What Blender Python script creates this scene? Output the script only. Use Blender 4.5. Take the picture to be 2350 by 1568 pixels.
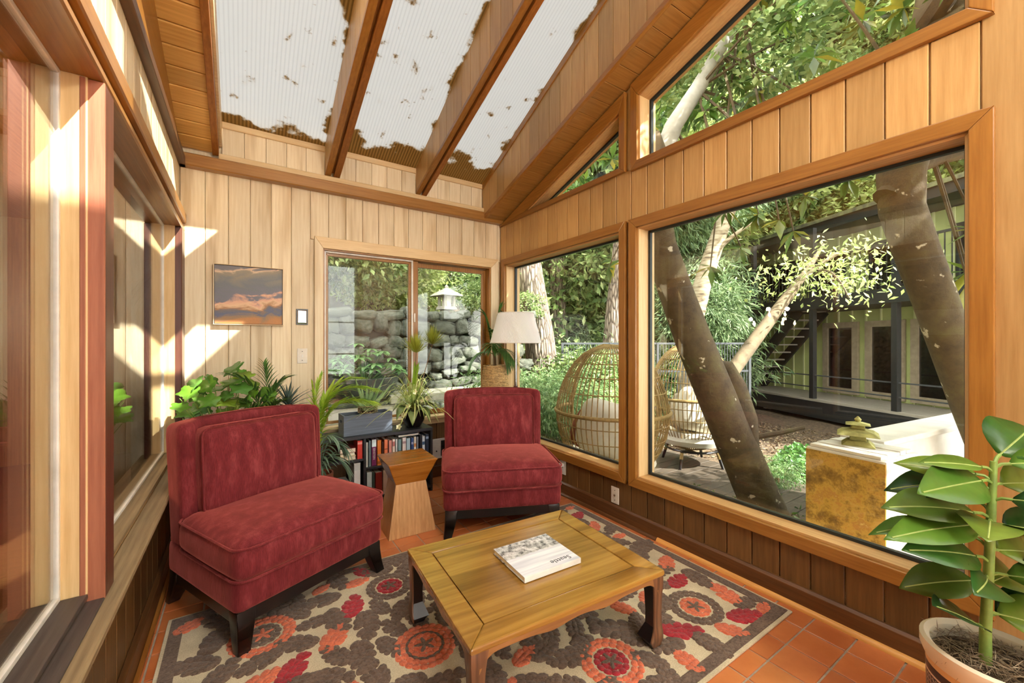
import bpy, bmesh, math, random
import numpy as np
from mathutils import Vector, Matrix, Euler

for o in list(bpy.data.objects):
    bpy.data.objects.remove(o)
sc = bpy.context.scene
COL = sc.collection
RNG = random.Random(11)

# ------------------------------------------------------------------ camera, sky, sun, exposure
YAW = math.atan(618 / 933.0)
cam_d = bpy.data.cameras.new('camera')
cam_d.sensor_width = 36.0
cam_d.lens = 933 / 2350 * 36
cam_d.shift_y = -1 / 2350
cam_d.clip_start = 0.02
cam_d.clip_end = 300
cam = bpy.data.objects.new('camera', cam_d)
cam.location = (0, 0, 1.25)
cam.rotation_euler = (math.pi / 2, 0, -YAW)
COL.objects.link(cam)
sc.camera = cam

world = bpy.data.worlds.new('sky')
sc.world = world
world.use_nodes = True
_bg = world.node_tree.nodes['Background']
_bg.inputs['Color'].default_value = (1.0, 0.97, 0.92, 1)
_bg.inputs['Strength'].default_value = 4.2

sun_d = bpy.data.lights.new('sun', 'SUN')
sun_d.energy = 15.0
sun_d.angle = 0.009
sun_d.color = (1.0, 0.95, 0.86)
sun = bpy.data.objects.new('sun', sun_d)
SUN_DIR = Vector((-0.42, 0.76, -0.80)).normalized()
sun.rotation_euler = SUN_DIR.to_track_quat('-Z', 'Y').to_euler()
sun.location = (6, -10, 14)
COL.objects.link(sun)

vs = sc.view_settings
vs.view_transform = 'Standard'
vs.look = 'None'
vs.exposure = 0.85
vs.gamma = 1.0
vs.use_curve_mapping = False
sc.cycles.max_bounces = 6
sc.cycles.diffuse_bounces = 3
sc.cycles.glossy_bounces = 3
sc.cycles.transmission_bounces = 4
sc.cycles.transparent_max_bounces = 12
sc.cycles.caustics_reflective = False
sc.cycles.caustics_refractive = False
sc.cycles.sample_clamp_indirect = 8.0
sc.cycles.use_denoising = True
sc.cycles.use_adaptive_sampling = True
sc.cycles.adaptive_threshold = 0.2

# ------------------------------------------------------------------ mesh helpers
def lin(c):
    return tuple(((x / 255) / 12.92 if x / 255 <= 0.04045 else ((x / 255 + 0.055) / 1.055) ** 2.4) for x in c) + (1.0,)

class MB:
    """collects simple shapes and links them as one mesh object"""
    def __init__(s):
        s.v = []; s.f = []
    def add(s, vs_, fs_):
        n = len(s.v)
        s.v.extend([tuple(p) for p in vs_])
        s.f.extend([tuple(i + n for i in f) for f in fs_])
        return s
    def box(s, x0, x1, y0, y1, z0, z1):
        return s.hexa([(x0, y0, z0), (x1, y0, z0), (x1, y1, z0), (x0, y1, z0)],
                      [(x0, y0, z1), (x1, y0, z1), (x1, y1, z1), (x0, y1, z1)])
    def hexa(s, a, b):
        n = len(a)
        fs_ = [tuple(reversed(range(n))), tuple(range(n, 2 * n))]
        for i in range(n):
            j = (i + 1) % n
            fs_.append((i, j, n + j, n + i))
        return s.add(list(a) + list(b), fs_)
    def obox(s, c, size, rot=None):
        sx, sy, sz = size[0] / 2, size[1] / 2, size[2] / 2
        m = rot if rot is not None else Matrix.Identity(3)
        c = Vector(c)
        pts = [c + m @ Vector((x, y, z)) for z in (-sz, sz) for x, y in ((-sx, -sy), (sx, -sy), (sx, sy), (-sx, sy))]
        return s.hexa(pts[:4], pts[4:])
    def bar(s, a, b, w, h=None, up=(0, 0, 1)):
        a = Vector(a); b = Vector(b); d = (b - a); L = d.length; d.normalize()
        u = Vector(up)
        if abs(d.dot(u)) > 0.98: u = Vector((1, 0, 0))
        x = d.cross(u).normalized(); y = x.cross(d)
        h = h or w
        pts = lambda p: [p + x * i * w / 2 + y * j * h / 2 for i, j in ((-1, -1), (1, -1), (1, 1), (-1, 1))]
        return s.hexa(pts(a), pts(b))
    def tube(s, pts, rad, n=8, closed=False):
        pts = [Vector(p) for p in pts]
        m = len(pts)
        if not hasattr(rad, '__len__'): rad = [rad] * m
        base = len(s.v)
        ref = None
        for i, p in enumerate(pts):
            if closed: d = pts[(i + 1) % m] - pts[i - 1]
            else: d = pts[min(i + 1, m - 1)] - pts[max(i - 1, 0)]
            d.normalize()
            if ref is None:
                ref = d.orthogonal().normalized()
            x = (ref - d * ref.dot(d))
            if x.length < 1e-6: x = d.orthogonal()
            x.normalize(); y = d.cross(x); ref = x
            for k in range(n):
                a = 2 * math.pi * k / n
                q = p + (x * math.cos(a) + y * math.sin(a)) * rad[i]
                s.v.append(tuple(q))
        for i in range(m if closed else m - 1):
            i2 = (i + 1) % m
            for k in range(n):
                k2 = (k + 1) % n
                s.f.append((base + i * n + k, base + i * n + k2, base + i2 * n + k2, base + i2 * n + k))
        if not closed:
            s.f.append(tuple(base + k for k in reversed(range(n))))
            s.f.append(tuple(base + (m - 1) * n + k for k in range(n)))
        return s
    def lathe(s, prof, n=24, c=(0, 0, 0), sy=1.0, cap=True):
        base = len(s.v)
        for r, z in prof:
            for k in range(n):
                a = 2 * math.pi * k / n
                s.v.append((c[0] + r * math.cos(a), c[1] + r * math.sin(a) * sy, c[2] + z))
        for i in range(len(prof) - 1):
            for k in range(n):
                k2 = (k + 1) % n
                s.f.append((base + i * n + k, base + i * n + k2, base + (i + 1) * n + k2, base + (i + 1) * n + k))
        if cap:
            if prof[0][0] > 1e-4: s.f.append(tuple(base + k for k in reversed(range(n))))
            if prof[-1][0] > 1e-4: s.f.append(tuple(base + (len(prof) - 1) * n + k for k in range(n)))
        return s
    def mesh(s, name, bevel=0, seg=2, smooth=False):
        me = bpy.data.meshes.new(name)
        me.from_pydata(s.v, [], s.f)
        bm = bmesh.new(); bm.from_mesh(me)
        bmesh.ops.remove_doubles(bm, verts=bm.verts, dist=1e-5)
        bmesh.ops.recalc_face_normals(bm, faces=bm.faces)
        if bevel:
            es = [e for e in bm.edges if len(e.link_faces) == 2 and e.calc_face_angle(0) > 0.45]
            bmesh.ops.bevel(bm, geom=es, offset=bevel, segments=seg, affect='EDGES', profile=0.6, clamp_overlap=True)
        bm.to_mesh(me); bm.free()
        if smooth:
            me.polygons.foreach_set('use_smooth', [True] * len(me.polygons))
            if smooth != 'all':
                me.set_sharp_from_angle(angle=math.radians(38))
        return me
    def build(s, name, mat, parent=None, bevel=0, seg=2, smooth=False):
        me = s.mesh(name, bevel, seg, smooth)
        return obj(name, me, mat, parent)

def obj(name, me, mat, parent=None, loc=None, rot=None):
    o = bpy.data.objects.new(name, me)
    if mat is not None:
        if len(me.materials) == 0: me.materials.append(mat)
        elif me.materials[0] is not mat:
            o.material_slots[0].link = 'OBJECT'; o.material_slots[0].material = mat
    COL.objects.link(o)
    if parent is not None: o.parent = parent
    if loc is not None: o.location = loc
    if rot is not None: o.rotation_euler = rot
    return o

def tag(o, label=None, cat=None, group=None, kind=None):
    if label: o['label'] = label
    if cat: o['category'] = cat
    if group: o['group'] = group
    if kind: o['kind'] = kind
    return o

def thing(name, label, cat, loc=(0, 0, 0), rz=0, group=None):
    o = bpy.data.objects.new(name, None)
    o.empty_display_size = 0.1
    COL.objects.link(o)
    o.location = loc; o.rotation_euler = (0, 0, rz)
    return tag(o, label, cat, group)

def kids(o):
    return [c for c in o.children]

def copy_tree(o, parent=None):
    c = o.copy(); COL.objects.link(c)
    c.parent = parent
    for ch in kids(o): copy_tree(ch, c)
    return c

_cache = {}
def plank(name, mat, parent, x0, x1, y0, y1, z0, z1, bevel=0.003):
    dx, dy, dz = round(x1 - x0, 4), round(y1 - y0, 4), round(z1 - z0, 4)
    key = (dx, dy, dz, bevel)
    if key not in _cache:
        _cache[key] = MB().box(-dx / 2, dx / 2, -dy / 2, dy / 2, -dz / 2, dz / 2).mesh(name, bevel, 1)
        _cache[key].materials.append(mat)
    return obj(name, _cache[key], mat, parent, ((x0 + x1) / 2, (y0 + y1) / 2, (z0 + z1) / 2))

def rbox(w, d, h, r, n=10, crown=0.0, puff=0.0, ex=1.0):
    """rounded soft box centred at the origin; crown lifts the top, puff bulges the sides"""
    bm = bmesh.new()
    bmesh.ops.create_cube(bm, size=2.0)
    bmesh.ops.subdivide_edges(bm, edges=bm.edges[:], cuts=n, use_grid_fill=True)
    hw, hd, hh = w / 2, d / 2, h / 2
    def warp(t, half):
        # more rows near the borders
        return math.copysign(1 - (1 - abs(t)) ** 1.5, t) * half
    for v in bm.verts:
        p = Vector((warp(v.co.x, hw), warp(v.co.y, hd), warp(v.co.z, hh)))
        q = Vector((max(-hw + r, min(hw - r, p.x)), max(-hd + r, min(hd - r, p.y)), max(-hh + r, min(hh - r, p.z))))
        dlt = p - q
        if dlt.length > 1e-9: p = q + dlt.normalized() * r
        u, w2, t = p.x / hw, p.y / hd, p.z / hh
        fx = max(0, 1 - u * u); fy = max(0, 1 - w2 * w2); fz = max(0, 1 - t * t)
        if crown and t > 0: p.z += crown * (fx * fy) ** 0.6 * t
        if puff:
            p.x += math.copysign(puff, p.x) * abs(u) * (fy * fz) ** 0.7
            p.y += math.copysign(puff, p.y) * abs(w2) * (fx * fz) ** 0.7
        v.co = p
    me = bpy.data.meshes.new('soft')
    bm.to_mesh(me); bm.free()
    me.polygons.foreach_set('use_smooth', [True] * len(me.polygons))
    return me

def shift_mesh(me, M):
    me.transform(M); me.update(); return me

def rounded_loop(w, d, r, z, n=8, cx=0, cy=0):
    pts = []
    for sx, sy, a0 in ((1, 1, 0), (-1, 1, 90), (-1, -1, 180), (1, -1, 270)):
        for k in range(n + 1):
            a = math.radians(a0 + 90 * k / n)
            pts.append((cx + sx * (w / 2 - r) + r * math.cos(a), cy + sy * (d / 2 - r) + r * math.sin(a), z))
    return pts

def np_mesh(name, verts, faces, mat):
    """fast mesh from numpy arrays; faces is (n,k)"""
    me = bpy.data.meshes.new(name)
    nv, nf, k = len(verts), len(faces), faces.shape[1]
    me.vertices.add(nv); me.vertices.foreach_set('co', np.asarray(verts, np.float32).ravel())
    me.loops.add(nf * k); me.loops.foreach_set('vertex_index', np.asarray(faces, np.int32).ravel())
    me.polygons.add(nf)
    me.polygons.foreach_set('loop_start', np.arange(0, nf * k, k, dtype=np.int32))
    me.polygons.foreach_set('loop_total', np.full(nf, k, np.int32))
    me.update(calc_edges=True); me.validate()
    if mat: me.materials.append(mat)
    return me

def leaf_cloud(name, P, D, L, W, mat, rng, fold=0.25, N=None):
    """many pointed leaves: positions P, directions D, lengths L, widths W; six vertices and four faces each"""
    n = len(P)
    D = D / np.maximum(np.linalg.norm(D, axis=1, keepdims=True), 1e-9)
    if N is None: N = rng.normal(size=(n, 3)) * 0.6 + np.array([0, 0, 1.0])
    S = np.cross(D, N); S /= np.maximum(np.linalg.norm(S, axis=1, keepdims=True), 1e-9)
    U = np.cross(S, D)
    L = np.broadcast_to(np.asarray(L, float).reshape(-1, 1), (n, 1)); W = np.broadcast_to(np.asarray(W, float).reshape(-1, 1), (n, 1))
    base = P; tip = P + D * L - U * L * 0.12
    mid = P + D * L * 0.5 - U * W * fold
    lf = P + D * L * 0.45 + S * W * 0.5; rt = P + D * L * 0.45 - S * W * 0.5
    V = np.stack([base, lf, tip, rt, mid], 1).reshape(-1, 3)
    i = np.arange(n)[:, None] * 5
    F = np.concatenate([np.concatenate([i, i + 4, i + 1], 1), np.concatenate([i + 4, i + 2, i + 1], 1),
                        np.concatenate([i, i + 3, i + 4], 1), np.concatenate([i + 4, i + 3, i + 2], 1)])
    return np_mesh(name, V, F, mat)

# ------------------------------------------------------------------ materials
def nodes(name):
    m = bpy.data.materials.new(name); m.use_nodes = True
    nt = m.node_tree
    return m, nt, nt.nodes['Principled BSDF']

def nn(nt, typ, **kw):
    n = nt.nodes.new(typ)
    for k, v in kw.items():
        if k in n.inputs: n.inputs[k].default_value = v
        else: setattr(n, k, v)
    return n

def ramp(nt, stops):
    n = nt.nodes.new('ShaderNodeValToRGB')
    e = n.color_ramp.elements
    while len(e) < len(stops): e.new(0.5)
    for el, (p, c) in zip(e, stops):
        el.position = p; el.color = c if len(c) == 4 else lin(c)
    return n

def objcoord(nt, rnd=True):
    tc = nn(nt, 'ShaderNodeTexCoord')
    if not rnd: return tc.outputs['Object'], None
    oi = nn(nt, 'ShaderNodeObjectInfo')
    mul = nn(nt, 'ShaderNodeVectorMath', operation='SCALE'); mul.inputs[0].default_value = (37.0, 19.0, 53.0)
    nt.links.new(oi.outputs['Random'], mul.inputs['Scale'])
    add = nn(nt, 'ShaderNodeVectorMath', operation='ADD')
    nt.links.new(tc.outputs['Object'], add.inputs[0]); nt.links.new(mul.outputs[0], add.inputs[1])
    return add.outputs[0], oi.outputs['Random']

def bump(nt, bsdf, height, strength=0.2, dist=0.01):
    b = nn(nt, 'ShaderNodeBump'); b.inputs['Strength'].default_value = strength; b.inputs['Distance'].default_value = dist
    nt.links.new(height, b.inputs['Height']); nt.links.new(b.outputs[0], bsdf.inputs['Normal'])

def mixc(nt, fac, a, b, mode='MIX'):
    n = nt.nodes.new('ShaderNodeMix'); n.data_type = 'RGBA'; n.blend_type = mode
    for sock, val in ((n.inputs[0], fac), (n.inputs[6], a), (n.inputs[7], b)):
        if isinstance(val, (int, float)): sock.default_value = val
        elif isinstance(val, tuple): sock.default_value = val
        else: nt.links.new(val, sock)
    return n.outputs[2]

def wood(name, light, dark, axis='Z', rough=0.42, var=0.3, fine=1.0, ring=0.35, bmp=0.12, coat=0.0, streak=None):
    m, nt, b = nodes(name)
    co, rnd = objcoord(nt)
    ax = 'XYZ'.index(axis)
    sc1 = [26.0 * fine] * 3; sc1[ax] = 1.4 * fine
    sc2 = [5.0] * 3; sc2[ax] = 0.55
    m1 = nn(nt, 'ShaderNodeMapping'); m1.inputs['Scale'].default_value = sc1; nt.links.new(co, m1.inputs[0])
    m2 = nn(nt, 'ShaderNodeMapping'); m2.inputs['Scale'].default_value = sc2; nt.links.new(co, m2.inputs[0])
    n1 = nn(nt, 'ShaderNodeTexNoise', Scale=3.0, Detail=4.0, Roughness=0.6); nt.links.new(m1.outputs[0], n1.inputs['Vector'])
    n2 = nn(nt, 'ShaderNodeTexNoise', Scale=2.2, Detail=2.0); nt.links.new(m2.outputs[0], n2.inputs['Vector'])
    w = nn(nt, 'ShaderNodeTexWave', Scale=2.6, Distortion=5.0, Detail=1.5)
    w.bands_direction = 'Y' if axis == 'X' else 'X'
    nt.links.new(m2.outputs[0], w.inputs['Vector'])
    r1 = ramp(nt, [(0.3, dark), (0.68, light)]); nt.links.new(n1.outputs[0], r1.inputs[0])
    lt = lin(light); dk = lin(dark)
    mid = tuple(0.35 * a + 0.65 * b_ for a, b_ in zip(lt, dk))
    r2 = ramp(nt, [(0.0, mid), (1.0, lt)]); nt.links.new(w.outputs[0], r2.inputs[0])
    c = mixc(nt, ring, r1.outputs[0], r2.outputs[0])
    if streak:
        r3 = ramp(nt, [(0.52, (1, 1, 1, 1)), (0.7, lin(streak))]); nt.links.new(n2.outputs[0], r3.inputs[0])
        c = mixc(nt, 0.6, c, r3.outputs[0], 'MULTIPLY')
    hs = nn(nt, 'ShaderNodeHueSaturation')
    ml = nn(nt, 'ShaderNodeMapRange'); ml.inputs['To Min'].default_value = 1 - var * 0.6; ml.inputs['To Max'].default_value = 1 + var * 0.4
    nt.links.new(rnd, ml.inputs['Value']); nt.links.new(ml.outputs[0], hs.inputs['Value'])
    nt.links.new(c, hs.inputs['Color']); nt.links.new(hs.outputs[0], b.inputs['Base Color'])
    b.inputs['Roughness'].default_value = rough
    b.inputs['Coat Weight'].default_value = coat; b.inputs['Coat Roughness'].default_value = 0.15
    bump(nt, b, n1.outputs[0], bmp, 0.004)
    return m

def plain(name, col, rough=0.5, metal=0.0, var=0.0, nscale=8.0, amount=0.25, bmp=0.0, coat=0.0, col2=None, spec=0.5):
    m, nt, b = nodes(name)
    b.inputs['Roughness'].default_value = rough; b.inputs['Metallic'].default_value = metal
    b.inputs['Coat Weight'].default_value = coat; b.inputs['Specular IOR Level'].default_value = spec
    co, rnd = objcoord(nt)
    n1 = nn(nt, 'ShaderNodeTexNoise', Scale=nscale, Detail=5.0, Roughness=0.6); nt.links.new(co, n1.inputs['Vector'])
    c2 = lin(col2) if col2 else tuple(x * (1 - amount) for x in lin(col)[:3]) + (1,)
    r = ramp(nt, [(0.35, c2), (0.65, lin(col))]); nt.links.new(n1.outputs[0], r.inputs[0])
    out = r.outputs[0]
    if var:
        hs = nn(nt, 'ShaderNodeHueSaturation')
        ml = nn(nt, 'ShaderNodeMapRange'); ml.inputs['To Min'].default_value = 1 - var / 2; ml.inputs['To Max'].default_value = 1 + var / 2
        nt.links.new(rnd, ml.inputs['Value']); nt.links.new(ml.outputs[0], hs.inputs['Value'])
        nt.links.new(out, hs.inputs['Color']); out = hs.outputs[0]
    nt.links.new(out, b.inputs['Base Color'])
    if bmp: bump(nt, b, n1.outputs[0], bmp, 0.01)
    return m

def leafmat(name, cols, trans=0.3, rough=0.42, per='island', spec=0.4):
    """cols: list of sRGB greens spread over the leaves"""
    m, nt, b = nodes(name)
    if per == 'island':
        g = nn(nt, 'ShaderNodeNewGeometry'); src = g.outputs['Random Per Island']
    else:
        g = nn(nt, 'ShaderNodeObjectInfo'); src = g.outputs['Random']
    r = ramp(nt, [(i / max(1, len(cols) - 1), c) for i, c in enumerate(cols)])
    nt.links.new(src, r.inputs[0])
    co, _ = objcoord(nt, False)
    n1 = nn(nt, 'ShaderNodeTexNoise', Scale=14.0, Detail=3.0); nt.links.new(co, n1.inputs['Vector'])
    r2 = ramp(nt, [(0.3, (0.72, 0.72, 0.72, 1)), (0.7, (1.1, 1.1, 1.1, 1))]); nt.links.new(n1.outputs[0], r2.inputs[0])
    c = mixc(nt, 1.0, r.outputs[0], r2.outputs[0], 'MULTIPLY')
    nt.links.new(c, b.inputs['Base Color']); b.inputs['Roughness'].default_value = rough
    b.inputs['Specular IOR Level'].default_value = spec
    t = nn(nt, 'ShaderNodeBsdfTranslucent'); nt.links.new(c, t.inputs['Color'])
    mx = nn(nt, 'ShaderNodeMixShader'); mx.inputs[0].default_value = trans
    nt.links.new(b.outputs[0], mx.inputs[1]); nt.links.new(t.outputs[0], mx.inputs[2])
    nt.links.new(mx.outputs[0], nt.nodes['Material Output'].inputs['Surface'])
    return m

def glassmat(name, tint=(0.97, 0.985, 0.975, 1), ior=1.5, rough=0.0):
    m, nt, b = nodes(name)
    nt.nodes.remove(b)
    fr = nn(nt, 'ShaderNodeFresnel', IOR=ior)
    ge = nn(nt, 'ShaderNodeNewGeometry')            # thin sheet: both faces reflect alike
    mr = nn(nt, 'ShaderNodeMapRange'); mr.inputs['To Min'].default_value = ior; mr.inputs['To Max'].default_value = 1 / ior
    nt.links.new(ge.outputs['Backfacing'], mr.inputs['Value']); nt.links.new(mr.outputs[0], fr.inputs['IOR'])
    t = nn(nt, 'ShaderNodeBsdfTransparent', Color=tint)
    g = nn(nt, 'ShaderNodeBsdfGlossy', Roughness=rough)
    mx = nn(nt, 'ShaderNodeMixShader')
    nt.links.new(fr.outputs[0], mx.inputs[0]); nt.links.new(t.outputs[0], mx.inputs[1]); nt.links.new(g.outputs[0], mx.inputs[2])
    nt.links.new(mx.outputs[0], nt.nodes['Material Output'].inputs['Surface'])
    return m

M = {}
M['pale_v'] = wood('pale_cedar_boards', (238, 224, 194), (220, 200, 160), 'Z', 0.5, 0.2, streak=(200, 180, 146))
M['pale_x'] = wood('pale_cedar_trim', (228, 204, 160), (206, 174, 124), 'X', 0.45, 0.15)
M['amber_v'] = wood('amber_cedar_boards', (198, 160, 104), (168, 128, 74), 'Z', 0.42, 0.34)
M['amber_x'] = wood('amber_ceiling_boards', (230, 184, 104), (198, 146, 70), 'X', 0.42, 0.3)
M['trim_y'] = wood('amber_trim_along', (164, 114, 50), (128, 82, 30), 'Y', 0.35, 0.18, coat=0.2)
M['trim_z'] = wood('amber_trim_upright', (164, 114, 50), (128, 82, 30), 'Z', 0.35, 0.18, coat=0.2)
M['trim_x'] = wood('amber_trim_across', (166, 120, 60), (132, 88, 38), 'X', 0.35, 0.18, coat=0.2)
M['rafter'] = wood('brown_rafter_wood', (160, 102, 44), (118, 70, 24), 'Y', 0.4, 0.15)
M['brown_v'] = wood('dark_brown_boards', (118, 84, 46), (80, 54, 27), 'Z', 0.42, 0.35)
M['brown_y'] = wood('dark_brown_trim', (106, 68, 36), (68, 42, 20), 'Y', 0.4, 0.2)
M['brown_x'] = wood('dark_brown_trim_across', (106, 68, 36), (68, 42, 20), 'X', 0.4, 0.2)
M['jamb_z'] = wood('pale_jamb_upright', (230, 200, 148), (206, 168, 112), 'Z', 0.42, 0.1)
M['jamb_y'] = wood('pale_jamb_along', (206, 164, 108), (172, 130, 80), 'Y', 0.5, 0.1)
M['sill_y'] = wood('weathered_sill', (158, 136, 102), (104, 84, 58), 'Y', 0.6, 0.1, ring=0.5, bmp=0.4)
M['sill_shaded'] = wood('shaded_weathered_sill', (84, 74, 70), (52, 44, 42), 'Y', 0.5, 0.1, bmp=0.3)  # shade over the near sill, put into the wood colour
M['post_red'] = wood('red_brown_post', (176, 112, 84), (140, 80, 58), 'Z', 0.45, 0.1)
M['post_dark'] = wood('dark_red_post', (104, 60, 44), (70, 38, 28), 'Z', 0.4, 0.1)
M['quarter'] = wood('pale_quarter_round', (226, 168, 92), (196, 136, 66), 'Y', 0.4, 0.1)
M['black_frame'] = plain('black_aluminium', (52, 58, 60), 0.4, 0.6)
M['white_frame'] = plain('white_vinyl', (238, 236, 230), 0.4)
M['glass'] = glassmat('window_glass')
M['dglass'] = glassmat('tinted_door_glass', (0.5, 0.52, 0.5, 1), 1.6)
M['black'] = plain('black_lacquer', (26, 22, 22), 0.3, amount=0.4, coat=0.2)
M['white'] = plain('white_plastic', (236, 230, 216), 0.4)
M['chrome'] = plain('chrome', (225, 225, 228), 0.12, 1.0)
M['shade_wall'] = plain('room_plaster', (120, 96, 66), 0.8)
# ================================================================== THE ROOM
FILL_GLOW = 66.0
XR, YB, XL = 2.19, 3.52, -0.355
YN = -2.4                                   # the room runs on behind the camera
def zr(y): return 2.44 + 0.335 * (3.09 - y)          # raking window heads
def zso(y): return 2.43 + 0.33 * (YB - y)            # soffit
def zbm(y): return 2.555 + 0.33 * (YB - y)           # underside of the roof beams
def zpn(y): return 2.79 + 0.44 * (YB - y)            # skylight sheets
def zlf(y): return 2.56 + 0.33 * (YB - y)            # boarded strip on the left
YE = 0.35                                   # lower skylights end here; an added clear rooflight, out of view, follows
YT = -1.8                                   # upper end of the skylights

def offset(poly, ds):
    """outward offset of a counter-clockwise polygon, one distance per edge"""
    n = len(poly); lines = []
    for i in range(n):
        (x0, y0), (x1, y1) = poly[i], poly[(i + 1) % n]
        L = math.hypot(x1 - x0, y1 - y0); nx, ny = (y1 - y0) / L, -(x1 - x0) / L
        lines.append((nx, ny, nx * x0 + ny * y0 + ds[i]))
    out = []
    for i in range(n):
        a, b = lines[i - 1], lines[i]
        det = a[0] * b[1] - a[1] * b[0]
        out.append(((a[2] * b[1] - a[1] * b[2]) / det, (a[0] * b[2] - a[2] * b[0]) / det))
    return out

def ring(parent, name, inner, outer, f, a, b, mats, bevel=0.004):
    """one mitred piece for each edge of a window"""
    n = len(inner)
    for i in range(n):
        j = (i + 1) % n
        q = [inner[i], inner[j], outer[j], outer[i]]
        MB().hexa([f(p[0], p[1], a) for p in q], [f(p[0], p[1], b) for p in q]).build(name, mats[i % len(mats)], parent, bevel, 2)

FX = lambda y, z, x: (x, y, z)              # right and left walls
FY = lambda x, z, y: (x, y, z)              # back wall

# ---- right wall
poly_big = [(0.312, 0.34), (1.79, 0.34), (1.79, 2.005), (0.312, 2.005)]
poly_sml = [(1.936, 0.34), (3.41, 0.34), (3.41, 2.005), (1.936, 2.005)]
poly_ubg = [(0.312, 2.445), (1.78, 2.445), (1.78, zr(1.78)), (0.312, zr(0.312))]
poly_tri = [(1.936, 2.445), (3.075, 2.445), (1.936, zr(1.936))]
def wallpiece(mb, pts, x0, x1):
    mb.hexa([(x0, y, z) for y, z in pts], [(x1, y, z) for y, z in pts])
w = MB(); X0, X1 = 2.202, 2.35
wallpiece(w, [(YN, -0.4), (3.66, -0.4), (3.66, 0.34), (YN, 0.34)], X0, X1)
wallpiece(w, [(YN, 0.34), (0.312, 0.34), (0.312, 4.2), (YN, 4.2)], X0, X1)
wallpiece(w, [(0.312, 2.005), (3.66, 2.005), (3.66, 2.445), (0.312, 2.445)], X0, X1)
wallpiece(w, [(1.79, 0.34), (1.936, 0.34), (1.936, 2.005), (1.79, 2.005)], X0, X1)
wallpiece(w, [(3.41, 0.34), (3.66, 0.34), (3.66, 2.005), (3.41, 2.005)], X0, X1)
wallpiece(w, [(1.78, 2.445), (1.936, 2.445), (1.936, zr(1.936)), (1.78, zr(1.78))], X0, X1)
wallpiece(w, [(3.66, 2.445), (3.66, 2.75), (0.312, zr(0.312) + 0.6), (0.312, zr(0.312)), (3.075, 2.445)], X0, X1)
wall_right = w.build('wall_right', M['pale_v'])  # pale backing in the board gaps stands in for edge highlights
tag(wall_right, 'right wall of amber cedar boards around the large windows', kind='structure')
edges = [0.286 + 0.1302 * k for k in range(26)]
for a, b in zip([-0.235, -0.105, 0.026, 0.156] + edges, [-0.105, 0.026, 0.156] + edges):
    if 0.1 < a < 0.2: continue
    hi = min(b, 3.515) - 0.0038
    if a < 0.25 - 0.1:
        plank('board', M['amber_v'], wall_right, 2.188, 2.202, a + .001, hi, 0.1, 3.9 if a < 0 else 3.3)
        continue
    if a < 0.3:
        plank('board', M['amber_v'], wall_right, 2.188, 2.202, a + .001, hi, 2.07, 2.39)
    else:
        plank('board', M['amber_v'], wall_right, 2.188, 2.202, a + .001, hi, 2.055, 2.41)
    plank('wainscot_board', M['brown_v'], wall_right, 2.188, 2.202, a + .001, hi, 0.09, 0.29)
plank('board', M['amber_v'], wall_right, 2.188, 2.202, 0.157, 0.2835, 0.1, 3.35)
for k in range(16):
    a = -0.239 - 0.1302 * (k + 1)
    plank('board', M['amber_v'], wall_right, 2.188, 2.202, max(a + .001, YN), a + 0.1264, 0.1, 3.9)
def window(name, poly, f, casing_a, casing_b, jamb_a, jamb_b, gl, ds, label, cm, jm, sash=0.016, frame=None, glass=None):
    root = bpy.data.objects.new(name, None); COL.objects.link(root)
    tag(root, label, kind='structure')
    ring(root, 'casing', poly, offset(poly, ds), f, casing_a, casing_b, cm)
    ring(root, 'jamb', offset(poly, [-0.011] * len(poly)), offset(poly, [0.004] * len(poly)), f, jamb_a, jamb_b, jm, 0.0015)
    inn = offset(poly, [-0.0105] * len(poly))
    ring(root, 'glazing_bead', offset(inn, [-sash] * len(poly)), inn, f, gl - 0.012, gl + 0.012, [frame or M['black_frame']], 0.002)
    pin = offset(inn, [-sash + 0.004] * len(poly))
    MB().hexa([f(p[0], p[1], gl - 0.0025) for p in pin], [f(p[0], p[1], gl + 0.0025) for p in pin]).build('pane', glass or M['glass'], root)
    return root
TZ, TY = M['trim_z'], M['trim_y']
JY, JZ = M['jamb_y'], M['jamb_z']
window('window_1', poly_big, FX, 2.164, 2.192, 2.186, 2.345, 2.292, [0.062] * 4, 'largest picture window in amber casing on the right wall', [TY, TZ, TY, TZ], [JY, JZ, JY, JZ])
window('window_2', poly_sml, FX, 2.164, 2.192, 2.186, 2.345, 2.292, [0.062, 0.056, 0.062, 0.057], 'narrower picture window near the back corner behind the lamp', [TY, TZ, TY, TZ], [JY, JZ, JY, JZ])
window('window_3', poly_ubg, FX, 2.164, 2.192, 2.186, 2.345, 2.292, [0.055, 0.055, 0.1, 0.06], 'large raking clerestory window above the picture window', [TY, TZ, TY, TZ], [JY, JZ, JY, JZ])
window('window_4', poly_tri, FX, 2.164, 2.192, 2.186, 2.345, 2.292, [0.04, 0.1, 0.052], 'small triangular clerestory window under the roof slope', [TY, TY, TZ], [JY, JY, JZ])
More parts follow.
